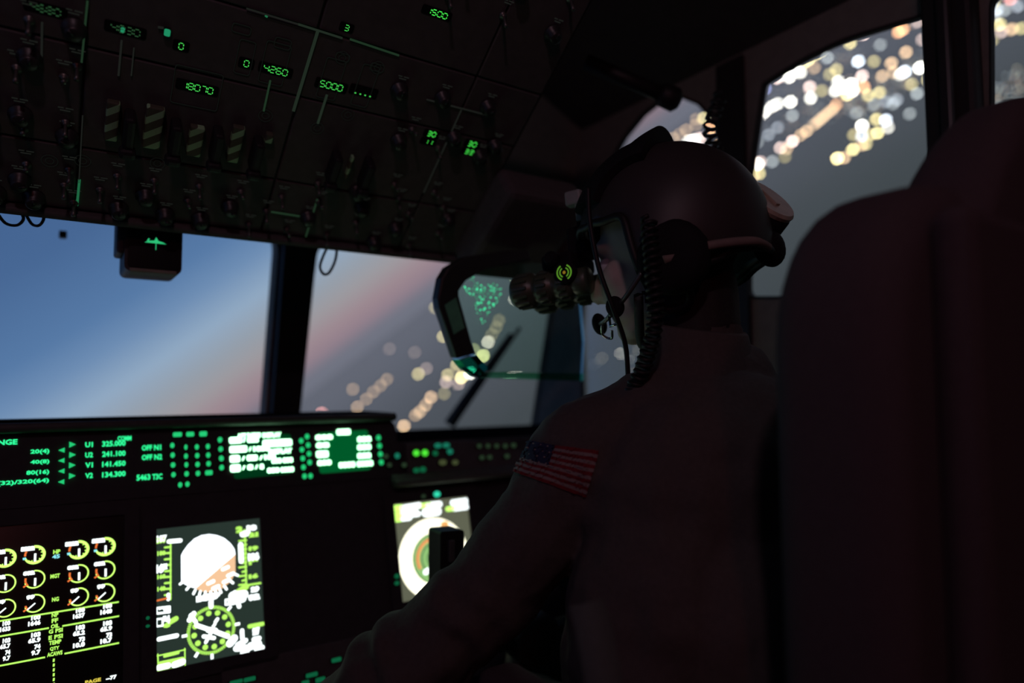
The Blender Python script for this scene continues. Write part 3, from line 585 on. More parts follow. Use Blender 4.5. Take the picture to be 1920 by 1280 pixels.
# ------------------------------------------------------------------ overhead panel
OP = OVER
ov = thing('overhead_panel', OP.at(0.25, 0.0, 0.0), 'sloping dark overhead panel with small green digits and striped guards', 'control panel')
ox1 = (OP(900, 400).x+OP(1100, 30).x)/2; ox0 = -0.75; otop = 0.62; obot = OP(300, 424).y
MB().plate([(ox0, obot), (ox1, obot), (ox1, otop), (ox0, otop)], [], -0.10, -0.004).build('panel_box', PANEL, OP.M, ov)
m = MB(); m.box(((ox0+ox1)/2, obot+0.004, 0.001), (ox1-ox0, 0.012, 0.020), bev=0.004); m.build('front_lip', PLATE, OP.M, ov)
# module plates between the divider lines
cols_ = [ox0, OP(-250, 200).x, OP(153, 200).x, OP(555, 200).x, OP(866, 205).x, ox1-0.004]
rows_ = [obot+0.012, OP(300, 300).y, OP(500, 135).y if False else OP(600, 190).y, OP(600, 57).y, otop-0.004]
for i in range(len(cols_)-1):
    for j in range(len(rows_)-1):
        x0, x1, y0, y1 = cols_[i]+.0015, cols_[i+1]-.0015, rows_[j]+.0015, rows_[j+1]-.0015
        MB().box(((x0+x1)/2, (y0+y1)/2, -0.002), (x1-x0, y1-y0, 0.006), bev=0.0015, seg=1).build('module_plate', PLATE, OP.M, ov)
DIV = emis('divider_glow', (0.62, 1.0, 0.66), 0.022); DIVG = emis('divider_green', (0.1, 1.0, 0.4), 0.13); LEG = emis('legend_faint', (0.9, 1.0, 0.85), 0.012); LEGG = emis('legend_green', (0.4, 1.0, 0.5), 0.030); LINE = emis('engraved_line', (0.85, 1.0, 0.85), 0.005)
def strip(u0, v0, u1, v1, wpx, em, name='light_strip'):
    p, q = OP(u0, v0), OP(u1, v1); d = q-p; L = d.length; a = math.atan2(d.y, d.x)
    mm = MB(); mm.box((0, 0, 0), (L, wpx*0.00072, 0.002)); mm.build(name, em, OP.M @ Matrix.Translation(((p.x+q.x)/2, (p.y+q.y)/2, 0.0022)) @ Matrix.Rotation(a, 4, 'Z'), ov)
y2 = lambda x, y: (440+x/2.783, y/2.783)
strip(*y2(432, 158), *y2(305, 575), 5, DIV); strip(*y2(330, 122), *y2(560, 195), 3, DIV); strip(*y2(600, 200), *y2(855, 285), 3, LEGG); strip(*y2(60, 40), *y2(330, 122), 2, LEG)
strip(*y2(430, 1035), *y2(370, 1230), 3, LEGG); strip(*y2(190, 1100), *y2(380, 1130), 3, LEGG); strip(*y2(1180, 570), *y2(985, 1000), 2, LEG); strip(*y2(1000, 515), *y2(1330, 600), 2, LEG)
strip(164, 0, 153, 115, 3, LEGG); strip(155, 215, 148, 340, 2, LEG); strip(149, 335, 144.5, 383, 4, DIVG); strip(*y2(185, 415), *y2(150, 575), 3, LEGG); strip(*y2(480, 490), *y2(432, 640), 4, DIV)
strip(228, 74, 222, 140, 3, LEG); strip(79, 40, 78, 108, 3, LEG); strip(251, 88, 246, 140, 2, LEG); strip(500, 27, 498, 30, 4, DIVG)
# readout frames and seven segment digits
SEG = {'0': 'abcdef', '1': 'bc', '2': 'abged', '3': 'abgcd', '4': 'fgbc', '5': 'afgcd', '6': 'afgedc', '7': 'abc', '8': 'abcdefg', '9': 'abcfgd', '.': 'p', 'x': 'abcdefgx'}
DG = emis('digit_green', (0.10, 1.0, 0.14), 0.62); DGD = emis('digit_green_dim', (0.3, 1.0, 0.4), 0.06); DGB = emis('digit_green_bright', (0.08, 1.0, 0.10), 0.95); DGT = emis('digit_teal', (0.05, 1.0, 0.45), 0.25)
def digits(s, u0, v0, u1, v1, hpx, em, fat=1.0):
    p, q = OP(u0, v0), OP(u1, v1); h = OP(u0, v0-hpx).y-p.y; n_ = len(s); wd = (q.x-p.x)/n_; y = (p.y+q.y)/2
    ro = inst('digital_readout', MB().plate(rounded([(p.x-.006, y-h*.35), (q.x+.006, y-h*.35), (q.x+.006, y+h*1.35), (p.x-.006, y+h*1.35)], .003, 3), [], -0.001, 0.0015).mesh('digital_readout', SCREEN), OP.M, ov)
    m = MB(); th = h*.13*fat
    for i, ch in enumerate(s):
        x0 = p.x+i*wd+wd*.12; x1 = p.x+(i+1)*wd-wd*.12; g_ = th*.75; ym = y+h/2
        seg = {'a': ((x0+g_, y+h), (x1-g_, y+h)), 'd': ((x0+g_, y), (x1-g_, y)), 'g': ((x0+g_, ym), (x1-g_, ym)), 'b': ((x1, ym+g_), (x1, y+h-g_)), 'c': ((x1, y+g_), (x1, ym-g_)), 'f': ((x0, ym+g_), (x0, y+h-g_)), 'e': ((x0, y+g_), (x0, ym-g_)), 'p': ((x0+wd*.2, y), (x0+wd*.2+th*1.3, y)), 'x': ((x0, ym), (x1, ym))}
        for k in SEG.get(ch, ''): m.bar(*seg[k], th*(6 if k == 'x' else 1), 0.0022)
    raw(m, 'digit_segments', em, OP.M, ro)
digits('4680', 56, 16, 115, 29, 13, DGD, 1.6); digits('4830', 206, 54, 263, 68, 13, DGD, 1.3); digits('x', 225, 58, 234, 60, 9, DGT, 1.2)
digits('0', 333, 90, 344, 92, 12, DG); digits('0', 455, 122, 466, 125, 12, DG); digits('18070', 338, 163, 399, 175, 12, DG); digits('4260', 492, 130, 538, 142, 12, DG)
digits('5000', 597, 160, 641, 170, 12, DG); digits('....', 661, 172, 698, 180, 12, DG, 1.5); digits('3', 643, 55, 653, 57, 11, DG); digits('1500', 796, 23, 837, 34, 11, DGB, 1.2)
digits('30', 799, 252, 815, 256, 9, DGB, 1.35); digits('11', 793, 266, 809, 270, 8, DGB, 1.35); digits('30', 875, 271, 891, 275, 9, DGB, 1.35); digits('33', 869, 285, 886, 289, 8, DGB, 1.35)
key(ov, 313, 57, 12, 13, DGT, False, 'annunciator_light', OP, 0.002); strip(296, 49, 312, 52, 3, LEG)
# striped guard plates, each with a dark handle beside it
STRIPE = bpy.data.materials.new('hazard_stripe'); STRIPE.use_nodes = True; n = STRIPE.node_tree; b = n.nodes['Principled BSDF']
t = n.nodes.new('ShaderNodeTexCoord'); sp = n.nodes.new('ShaderNodeSeparateXYZ'); a1_ = n.nodes.new('ShaderNodeMath'); a1_.operation = 'MULTIPLY_ADD'; a1_.inputs[1].default_value = -0.78
mu = n.nodes.new('ShaderNodeMath'); mu.operation = 'MULTIPLY'; mu.inputs[1].default_value = 1/0.0235; frc = n.nodes.new('ShaderNodeMath'); frc.operation = 'FRACT'; gt = n.nodes.new('ShaderNodeMath'); gt.operation = 'GREATER_THAN'; gt.inputs[1].default_value = 0.55
mx = n.nodes.new('ShaderNodeMix'); mx.data_type = 'RGBA'; mx.inputs[6].default_value = (0.085, 0.085, 0.055, 1); mx.inputs[7].default_value = (0.34, 0.62, 0.34, 1)
n.links.new(t.outputs['Object'], sp.inputs[0]); n.links.new(sp.outputs['X'], a1_.inputs[0]); n.links.new(sp.outputs['Y'], a1_.inputs[2]); n.links.new(a1_.outputs[0], mu.inputs[0]); n.links.new(mu.outputs[0], frc.inputs[0]); n.links.new(frc.outputs[0], gt.inputs[0]); n.links.new(gt.outputs[0], mx.inputs[0]); n.links.new(mx.outputs[2], b.inputs['Base Color']); b.inputs['Roughness'].default_value = 0.7
HAND = mat('black_handle', (0.02, 0.018, 0.02), 0.5)
for u0, v0, u1, v1 in ((190, 179, 230, 262), (261, 190, 313, 276), (343, 226, 388, 291), (418, 226, 463, 303), (490, 238, 516, 268), (639, 280, 667, 336), (684, 285, 700, 303)):
    p, q = OP(u0+4, v1-8), OP(u1-4, v0+8); c = (p+q)/2
    MB().box((0, 0, 0), (q.x-p.x, q.y-p.y, 0.010), bev=0.002).build('striped_guard', STRIPE, OP.M @ Matrix.Translation((c.x, c.y, 0.006)), ov)
for u, v in ((240, 240), (325, 255), (402, 268), (476, 285), (620, 310), (680, 322)):
    p = OP(u, v); mm = MB(); mm.box((0, 0.006, 0.015), (0.013, 0.05, 0.03), bev=0.004); mm.box((0, -0.02, 0.026), (0.020, 0.014, 0.018), bev=0.005)
    mm.build('fire_handle', HAND, OP.M @ Matrix.Translation((p.x, p.y, 0)), ov)
# toggles, knobs and faint legends
tm = MB(); tm.lathe((0, 0, 0), (0, 0, 1), [(0, .0055), (.003, .0055), (.0032, .003), (.006, .003)], 10); tm.tube([(0, 0, .005), (0, -.004, .016), (0, -.006, .022)], [.0018, .0022, .003], 8); tme = tm.mesh('toggle_switch', GUNMET, True)
km = MB(); km.lathe((0, 0, 0), (0, 0, 1), [(0, .013), (.004, .013), (.005, .010), (.016, .0095), (.018, .007)], 16); km.box((0, 0.004, .0185), (.003, .008, .002)); kme = km.mesh('rotary_knob', BLKMET, True)
lgm = MB(); [lgm.bar((x-.0085, yy), (x-.0085+ww, yy), .0016, 0.0015) for x, yy, ww in ((0, .002, .006), (.008, .002, .008), (.002, -.0015, .011))]
legm = bpy.data.meshes.new('legend'); legm.from_pydata(lgm.v, [], lgm.f); legm.materials.append(LEG)
r2 = random.Random(11)
for row, (vv, st) in enumerate(((330, 0), (360, 30), (392, 10), (418, 40), (300, 20), (120, 0), (95, 25), (25, 15), (205, 0), (230, 10))):
    for k in range(13):
        u = -40+k*78+st+r2.uniform(-8, 8); v = vv+u*0.13+(u*0.0 if vv > 290 else u*0.06)
        p = OP(u, v)
        if p.y < obot+0.02 or p.x > ox1-0.02: continue
        if vv < 290 and (v < 0 or (180 < u < 720 and 40 < v < 340)): continue
        r_ = r2.random()
        inst('toggle_switch' if r_ < .6 else 'rotary_knob', tme if r_ < .6 else kme, OP.M @ Matrix.Translation((p.x, p.y, 0.001)) @ Matrix.Rotation(r2.choice([0, math.pi]) if r_ < .6 else r2.uniform(-2, 2), 4, 'Z'), ov)
        inst('legend', legm, OP.M @ Matrix.Translation((p.x, p.y+0.019, 0.001)), ov)
for gy_ in range(6):
    for gx_ in range(14):
        a_, b_ = -0.66+gx_*(ox1+.62)/13, OP(600, -20).y+0.045+gy_*0.052
        if b_ > otop-.03 or r2.random() < .2: continue
        r_ = r2.random(); inst('toggle_switch' if r_ < .6 else 'rotary_knob', tme if r_ < .6 else kme, OP.M @ Matrix.Translation((a_, b_, 0.001)), ov)
        inst('legend', legm, OP.M @ Matrix.Translation((a_, b_+0.019, 0.001)), ov)
for u, v in y2(590, 595), y2(745, 350), y2(560, 298), y2(430, 665), y2(160, 600), (155, 300), (295, 305), (93, 300): 
    p = OP(u, v); mm = MB(); mm.ring((0, 0), .0085, .0095, 0, 360, 24, 0.0018); mm.ring((0, 0), .004, .005, 0, 360, 16, 0.0018); raw(mm, 'engraved_ring', LINE, OP.M @ Matrix.Translation((p.x, p.y, 0)), ov)
def frame_line(u0, v0, u1, v1):
    p, q = OP(u0, v1), OP(u1, v0); mm = MB(); mm.plate(rounded([(p.x, p.y), (q.x, p.y), (q.x, q.y), (p.x, q.y)], .004, 4), [rounded([(p.x+.0009, p.y+.0009), (q.x-.0009, p.y+.0009), (q.x-.0009, q.y-.0009), (p.x+.0009, q.y-.0009)], .0035, 4)], 0.001, 0.002); mm.build('engraved_frame', LINE, OP.M, ov)
frame_line(*y2(118, 240), *y2(300, 420)); frame_line(*y2(420, 320), *y2(585, 500)); frame_line(*y2(600, 350), *y2(760, 540)); frame_line(*y2(-10, 220), *y2(115, 375)); frame_line(318, 140, 420, 190)
for a in ((520, 285, 605, 305), (700, 340, 785, 360), (200, 210, 300, 240), (-20, 140, 90, 160)): frame_line(*y2(a[0], a[1]), *y2(a[2], a[3]))

# ------------------------------------------------------------------ things hanging at the windshield header
yc = 1.16
p0, p1 = at_y(236, 522, yc), at_y(342, 522, yc); zt0 = at_y(290, 405, yc).z
CPL = Plane((0, yc, ZC), (1, 0, 0), (0, 0, 1))
cb = thing('standby_compass', (p0.x+.04, yc, zt0), 'black boxy standby indicator hanging above the left windshield', 'instrument')
x0, x1 = CPL(234, 460).x, CPL(342, 460).x; y0, y1 = CPL(290, 511).y, CPL(290, 400).y
MB().plate(rounded([(x0, y0), (x1, y0), (x1, y1), (x0, y1)], [.010, .010, 0, 0]), [], -0.085, 0.0).build('case', mat('compass_case', (0.035, 0.032, 0.03), 0.55), CPL.M, cb)
MB().plate(rounded([(x0+.004, y0+.006), (x1-.003, y0+.006), (x1-.003, y1-.004), (x0+.004, y1-.004)], .006), [], 0.0, 0.003).build('face', SCREEN, CPL.M, cb)
MB().box(((x0+x1)/2, y0+.002, -0.02), (x1-x0-.014, .006, .044), bev=.002).build('bottom_trim', SEAL, CPL.M, cb)
MB().box((x0-.004, (y0+y1)/2+.012, -0.04), (.012, .060, .06), bev=.004).build('side_mount', mat('side_mount_grey', (0.12, 0.12, 0.12), 0.6), CPL.M, cb)
MB().box(((x0+x1)/2, y1+.02, -0.035), (x1-x0-.01, .05, .05), bev=.004).build('hanger', PANEL, CPL.M, cb)
c = CPL(292, 456); k = 1/f_px; m = MB()
m.poly([(c.x-20*k, c.y-1*k, .0042), (c.x+18*k, c.y-1*k, .0042), (c.x+12*k, c.y+2*k, .0042), (c.x+4*k, c.y+4*k, .0042), (c.x, c.y+11*k, .0042), (c.x-3*k, c.y+4*k, .0042), (c.x-12*k, c.y+3*k, .0042)]); m.bar((c.x, c.y-14*k), (c.x, c.y), 1.2*k, .0042); m.bar((c.x-15*k, c.y+2*k), (c.x-12*k, c.y+7*k), 2.5*k, .0042)
raw(m, 'lit_symbol', emis('compass_green', (0.05, 1.0, 0.35), 0.55), CPL.M, cb)
def curve_pts(pts, n_=8):
    pts = [Vector(p) for p in pts]; o_ = []
    for i in range(len(pts)-1):
        a, b_, c_, d_ = pts[max(i-1, 0)], pts[i], pts[i+1], pts[min(i+2, len(pts)-1)]
        for j in range(n_):
            t_ = j/n_; o_.append(0.5*((2*b_)+(c_-a)*t_+(2*a-5*b_+4*c_-d_)*t_**2+(3*b_-a-3*c_+d_)*t_**3))
    return o_+[pts[-1]]
def cable(name, px_pts, y, r, label, matl=RUBBER):
    pts = [at_y(u, v, y+(i % 3-1)*0.006) for i, (u, v) in enumerate(px_pts)]
    return tag(MB().tube(curve_pts(pts), r, 8).build(name, matl, None, None, True), label, 'cable')
cable('hanging_cable', [(-8, 395), (10, 418), (32, 422), (44, 410), (36, 395), (18, 380), (22, 378), (45, 398), (60, 420), (74, 422), (82, 408), (72, 394), (50, 378)], 1.13, 0.0020, 'looped black cable dangling at the top left windshield corner')
cable('hanging_cable', [(618, 455), (606, 480), (600, 500), (606, 513), (616, 512), (626, 495), (631, 475), (630, 455)], 1.14, 0.0024, 'thin black cable loop hanging above the centre post')
sb = MB(); p = at_y(118, 440, 1.555); sb.box(p, (0.013, 0.02, 0.013), bev=0.002); tag(sb.build('window_sensor', RUBBER), 'tiny dark square sensor stuck on the left windshield', 'sensor')
# wiper outside the right pane
wa, wb = WIND.w(985, 636), WIND.w(866, 812); off = -WIND.N*0.075
wp = thing('windshield_wiper', wb+off, 'dark windshield wiper lying diagonally across the right windshield', 'wiper')
MB().tube([wb+off, wa+(wb-wa)*.45+off, wa+off], [0.018, 0.014, 0.008], 8).build('wiper_arm', RUBBER, None, wp, True)
bd = (wa-wb).normalized(); MB().box((wa*.62+wb*.38)+off*.75, (0.010, 0.014, 0.30), bd.to_track_quat('Z', 'X').to_matrix(), .003).build('wiper_blade', RUBBER, None, wp)

# ------------------------------------------------------------------ head-up display
hy = 1.02
HP = Plane((0, hy, ZC), (1, 0, 0), (0, -0.10, 0.995))
hud = thing('head_up_display', HP.w(950, 470), 'head-up display with a dark angular arm and clear green-tinted combiner glass', 'display')
arm = [(985, 470), (945, 470), (868, 482), (834, 502), (822, 522), (815, 560), (818, 578), (850, 672), (886, 662), (878, 640), (855, 556), (854, 546), (868, 526), (905, 505), (958, 494), (990, 488)]
m = MB(); m.prism([HP(*p) for p in arm], -0.012, 0.012); o = m.build('combiner_arm', BLKMET, HP.M, hud)
bv = o.modifiers.new('bevel', 'BEVEL'); bv.width = 0.003; bv.segments = 2
m = MB(); m.prism([HP(*p) for p in ((827, 572), (848, 558), (864, 614), (844, 626))], 0.012, 0.0135); m.build('arm_inset', mat('arm_inset_green', (0.14, 0.48, 0.28), 0.5), HP.M, o)
m = MB(); m.prism([HP(*p) for p in ((855, 674), (886, 664), (906, 688), (892, 706), (868, 690))], -0.016, 0.016); o2 = m.build('arm_end_block', glass('teal_glow_glass', (0.10, 0.55, 0.42), 0.06), HP.M, hud)  # teal tint stands for display light glowing in the glass
gpts = [(862, 512), (1000, 492), (1082, 500), (1094, 640), (1090, 714), (900, 700), (882, 650), (856, 556)]
m = MB(); m.prism([HP(*p) for p in gpts], -0.003, 0.003); m.build('combiner_glass', HUDG, HP.M, hud)
m = MB(); m.prism([HP(*p) for p in ((892, 696), (1092, 700), (1092, 714), (900, 708))], -0.004, 0.004); m.build('glass_edge', glass('edge_green_glass', (0.42, 0.78, 0.58), 0.03), HP.M, hud)
m = MB(); m.box(HP.w(985, 425)+Vector((0, 0.02, 0)), (0.17, 0.20, 0.07), Matrix.Rotation(rad(-36), 3, 'X'), 0.012); m.build('projector_housing', PLATE, None, hud)
m = MB(); r3 = random.Random(5)  # scattered green light on the glass, drawn as emissive dots
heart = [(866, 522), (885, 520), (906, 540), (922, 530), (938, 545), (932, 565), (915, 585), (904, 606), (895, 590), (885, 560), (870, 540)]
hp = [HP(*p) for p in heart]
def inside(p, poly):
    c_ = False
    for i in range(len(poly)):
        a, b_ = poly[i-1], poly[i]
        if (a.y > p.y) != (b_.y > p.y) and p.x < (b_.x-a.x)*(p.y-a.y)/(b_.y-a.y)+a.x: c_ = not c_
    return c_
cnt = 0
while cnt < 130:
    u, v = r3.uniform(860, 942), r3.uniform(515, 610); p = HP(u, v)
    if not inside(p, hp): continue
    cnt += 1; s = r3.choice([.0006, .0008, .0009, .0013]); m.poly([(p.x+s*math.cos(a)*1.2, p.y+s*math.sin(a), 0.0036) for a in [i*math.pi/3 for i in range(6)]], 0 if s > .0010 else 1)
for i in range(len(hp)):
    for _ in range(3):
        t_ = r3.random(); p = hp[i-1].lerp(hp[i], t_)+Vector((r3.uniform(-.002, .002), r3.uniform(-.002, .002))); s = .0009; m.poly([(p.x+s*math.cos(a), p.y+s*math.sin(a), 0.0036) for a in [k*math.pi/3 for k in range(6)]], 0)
o = raw(m, 'hud_glow_speckles', [emis('hud_green', (0.05, 1.0, 0.42), 1.5), emis('hud_green_dim', (0.03, 1.0, 0.38), 0.55)], HP.M, hud)
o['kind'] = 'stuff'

# ------------------------------------------------------------------ visor rail and coiled cord near the quarter window
def at_d(u, v, d_): return CAM+ray(u, v)*d_
va, vb = at_d(1098, 116, 1.30), at_d(1262, 186, 1.33)
sv = thing('sun_visor_rail', va, 'dark sun visor rail ending in a round knob above the quarter window', 'rail')
MB().tube([va, vb], 0.014, 10).build('rail', RUBBER, None, sv, True)
MB().lathe(vb-(vb-va).normalized()*0.03, (vb-va), [(0, .012), (.006, .021), (.034, .022), (.042, .014)], 16).build('knob', RUBBER, None, sv, True)
def helix(path, rad_, pitch, r, n_=10):
    pts = curve_pts(path, 24); L = 0; o_ = []; a = (pts[1]-pts[0]).orthogonal().normalized()
    seg = []
    for i in range(len(pts)-1):
        steps = max(1, int((pts[i+1]-pts[i]).length/pitch*n_)); t = (pts[i+1]-pts[i]).normalized()
        a = (a-t*a.dot(t)).normalized(); b_ = t.cross(a)
        for j in range(steps):
            q_ = pts[i].lerp(pts[i+1], j/steps); ph = 2*math.pi*(L+(q_-pts[i]).length)/pitch; o_.append(q_+(a*math.cos(ph)+b_*math.sin(ph))*rad_)
        L += (pts[i+1]-pts[i]).length
    m = MB(); m.tube(o_, r, 6); return m
cpath = [at_d(1352, 176, 1.28), at_d(1338, 215, 1.27), at_d(1330, 250, 1.26), at_d(1345, 290, 1.26), at_d(1362, 330, 1.27)]
tag(helix(cpath, 0.010, 0.013, 0.0035).build('coiled_cord', RUBBER, None, None, True), 'black coiled cord hanging against the bright quarter window', 'cord')

# ------------------------------------------------------------------ crew seat
seat = thing('crew_seat', P3(0.71, 0.42, -1.0), 'dark padded crew seat with rounded backrest and headrest in the right foreground', 'seat')
def cushion(pts, y0, y1, name, bev, parent):
    # padded slab: the outline lofted from back (y0) to front (y1) with rolled edges
    pts = [Vector(p) for p in pts]; c = sum(pts, Vector((0, 0)))/len(pts); n_ = len(pts); vs = []; lay = []
    for k in range(7): a = math.pi/2*k/6; lay.append((y0+bev*(1-math.cos(a)), bev*(1-math.sin(a))))
    lay += [(y0+y1-y, i_) for y, i_ in reversed(lay)]
    for y, ins in lay: vs += [P3(*((c+(p-c)*(1-ins/max((p-c).length, .03))).x, y, (c+(p-c)*(1-ins/max((p-c).length, .03))).y)) for p in pts]
    fs = [(k*n_+i, k*n_+(i+1) % n_, k*n_+n_+(i+1) % n_, k*n_+n_+i) for k in range(len(lay)-1) for i in range(n_)]+[tuple(range(n_)), tuple(len(vs)-n_+i for i in range(n_))]
    return MB().add(vs, fs).build(name, SEATF, None, parent, True)
cushion(rounded([(0.482, -0.55), (0.938, -0.55), (0.945, 0.168), (0.478, 0.168)], [.03, .03, .15, .15], 10), 0.24, 0.345, 'backrest', 0.035, seat)
hr_ = [(.59, .10), (.74, .10), (.875, .10), (.882, .16), (.86, .215), (.815, .258), (.765, .272), (.715, .258), (.655, .212), (.605, .152)]
hr3 = curve_pts([Vector((x, y, 0)) for x, y in hr_[-1:]+hr_+hr_[:2]], 5)
cushion([Vector((p.x, p.y)) for p in hr3[5:-5]][:-1], 0.225, 0.305, 'headrest', 0.028, seat)
MB().box(P3(0.71, 0.60, -0.60), (0.46, 0.50, 0.10), bev=0.03).build('seat_cushion', SEATF, None, seat, True)
MB().box(P3(0.71, 0.55, -0.70), (0.42, 0.44, 0.10), bev=0.01).build('seat_pan', PANEL, None, seat)
MB().box(P3(0.71, 0.50, -0.87), (0.30, 0.34, 0.26), bev=0.01).build('pedestal', PANEL, None, seat)
for sx in (-1, 1):
    m = MB(); m.box(P3(0.71+sx*0.27, 0.52, -0.34), (0.055, 0.34, 0.045), bev=0.015); m.box(P3(0.71+sx*0.27, 0.37, -0.45), (0.03, 0.05, 0.22), bev=0.006); m.build('armrest', SEATF, None, seat, True)
m = MB(); m.box(P3(0.71, 0.225, -0.2), (0.36, 0.03, 0.66), bev=0.012); m.build('back_shell', SEATF, None, seat)

# ------------------------------------------------------------------ centre console with throttle levers, control yoke
con = thing('centre_console', P3(0.10, 0.85, -1.0), 'low dark centre console below the flight display', 'console')
MB().box(P3(0.12, 0.80, -0.79), (0.34, 0.58, 0.42), bev=0.015).build('console_body', PANEL, None, con)
MB().box(P3(0.12, 0.80, -0.576), (0.31, 0.54, 0.012), bev=0.003).build('console_top', PLATE, None, con)
for k in range(4):
    m = MB(); m.tube([P3(0.16+k*0.032, 0.86, -0.58), P3(0.16+k*0.032, 0.90, -0.51)], 0.006, 8); m.lathe(P3(0.147+k*0.032, 0.902, -0.505), (1, 0, 0), [(0, .008), (.003, .014), (.023, .014), (.026, .008)], 14); m.build('throttle_lever', BLKMET, None, con, True)
yk = thing('control_yoke', P3(0.71, 1.0, -1.0), 'black control yoke horn standing up before the navigation display', 'yoke')
YP = Plane((0, 0.98, ZC), (1, 0, 0), (0, 0, 1))
hl = YP(812, 994); hr = YP(861, 994); hb = YP(835, 1075); hc = (hl.x+hr.x)/2; cxk = 0.70
def horn(sgn):
    m = MB(); xx = cxk+(hc-cxk)*sgn; m.prism(rounded([(xx-.0205, hb.y-.10), (xx+.0205, hb.y-.10), (xx+.0215, hl.y-.001), (xx-.0215, hl.y+.001)], [.01, .01, .006, .006], 5), -0.02, 0.02)
    m.build('yoke_grip', RUBBER, YP.M, yk); mm = MB(); mm.box((xx-sgn*.004, hl.y-.03, 0.024), (.010, .034, .008), bev=.002); mm.build('grip_switch', mat('grip_switch_grey', (0.07, 0.07, 0.07), .5), YP.M, yk)
horn(1); horn(-1)
m = MB(); m.tube([YP.at(hc, hb.y-.08), YP.at(hc+.03, hb.y-.125), YP.at(cxk, hb.y-.13), YP.at(2*cxk-hc-.03, hb.y-.125), YP.at(2*cxk-hc, hb.y-.08)], 0.017, 10); m.build('yoke_bar', BLKMET, None, yk, True)
m = MB(); m.lathe(YP.at(cxk, hb.y-.13, .03), (0, 1, 0), [(0, .03), (.004, .045), (.05, .045), (.06, .03)], 18); m.build('yoke_hub', BLKMET, None, yk, True)
m = MB(); m.tube([YP.at(cxk, hb.y-.13, -0.02), P3(cxk, 1.04, -0.6), P3(cxk, 1.05, -0.99)], [.025, .03, .035], 12); m.build('yoke_column', BLKMET, None, yk, True)

# ------------------------------------------------------------------ the person in the right seat
HC = P3(0.704, 0.652, 0.193)                       # head centre
FAZ, FPI = rad(-27), rad(14)
hf = Vector((math.sin(FAZ)*math.cos(FPI), math.cos(FAZ)*math.cos(FPI), -math.sin(FPI)))
hlft = Vector((-math.cos(FAZ), math.sin(FAZ), 0)); hup = hf.cross(hlft).normalized()
HR = Matrix((hf, hlft, hup)).transposed(); HM = Matrix.Translation(HC) @ HR.to_4x4()
def hd(f_, l_, u_): return HC+hf*f_+hlft*l_+hup*u_
person = thing('person', P3(0.71, 0.45, -1.0), 'person in dark flight suit and helmet with goggles, left arm reaching forward', 'person')
B = MB()
def cap(p, r0, q_, r1, n_=5):
    p = Vector(p); q_ = Vector(q_); B.tube([p.lerp(q_, i/n_) for i in range(n_+1)], [r0+(r1-r0)*i/n_ for i in range(n_+1)], 14); B.ell(p, (r0,)*3, None, 14, 8); B.ell(q_, (r1,)*3, None, 14, 8)
shL, shR = P3(0.555, 0.655, -0.095), P3(0.885, 0.57, -0.09)
elL, hnL = P3(0.365, 0.765, -0.335), P3(0.255, 0.885, -0.485)
elR, hnR = P3(0.99, 0.70, -0.33), P3(0.875, 0.93, -0.33)
pel, bel, che = P3(0.71, 0.50, -0.42), P3(0.70, 0.515, -0.29), P3(0.695, 0.565, -0.12)
B.ell(pel, (.19, .14, .13)); B.ell(bel, (.19, .14, .17)); B.ell(P3(.60, .56, -.30), (.13, .12, .20)); B.ell(che-Vector((0,0,.03)), (.19, .135, .17), Matrix.Rotation(rad(-12), 3, 'Z'))
cap(shL, .075, P3(0.63, 0.62, -0.06), .080); cap(shR, .075, P3(0.80, 0.59, -0.06), .080); cap(P3(.63, .62, -.06), .08, P3(.80, .59, -.06), .08)
cap(P3(.675, .60, .005), .058, P3(.74, .585, .005), .058)
cap(P3(.70, .605, .0), .062, hd(-.02, 0, -.07), .056)
mdL = shL.lerp(elL, .55)+Vector((.012, -.004, -.012)); cap(shL, .070, mdL, .054); cap(mdL, .054, elL, .062); cap(elL, .062, hnL, .042)
cap(shR, .072, elR, .055); cap(elR, .053, hnR, .036)
for s, hx_ in ((-1, .645), (1, .82)):
    kn = P3(hx_, 0.90, -0.52); cap(P3(.71+s*.09, .50, -.49), .095, kn, .068); an = P3(hx_, 1.02, -0.90); cap(kn, .064, an, .044); cap(an-Vector((0, .05, .045)), .045, an+Vector((0, .13, -.06)), .034)
# hands: palm, four fingers curled, thumb
def hand(w_, fwd, side, up):
    fwd, side, up = (Vector(v).normalized() for v in (fwd, side, up))
    B.ell(w_+fwd*.045, (.045, .040, .018), Matrix((fwd, side, up)).transposed(), 12, 8)
    for k, (L1, L2) in enumerate(((.038, .034), (.042, .038), (.040, .035), (.032, .028))):
        b0 = w_+fwd*.080+side*(.030-.020*k); b1 = b0+fwd*L1-up*.012; b2 = b1+fwd*.010-up*L2; cap(b0, .0098, b1, .0090, 2); cap(b1, .0090, b2, .0080, 2)
    t0_ = w_+fwd*.030+side*.036; t1 = t0_+fwd*.030+side*.022-up*.012; cap(t0_, .0125, t1, .0105, 2); cap(t1, .0105, t1+fwd*.026-up*.014-side*.004, .009, 2)
hand(hnL, (-.25, .85, -.15), (1, .3, 0), (0, .15, 1)); hand(hnR, (-.35, .5, .3), (-.3, .2, .9), (.6, .6, 0))
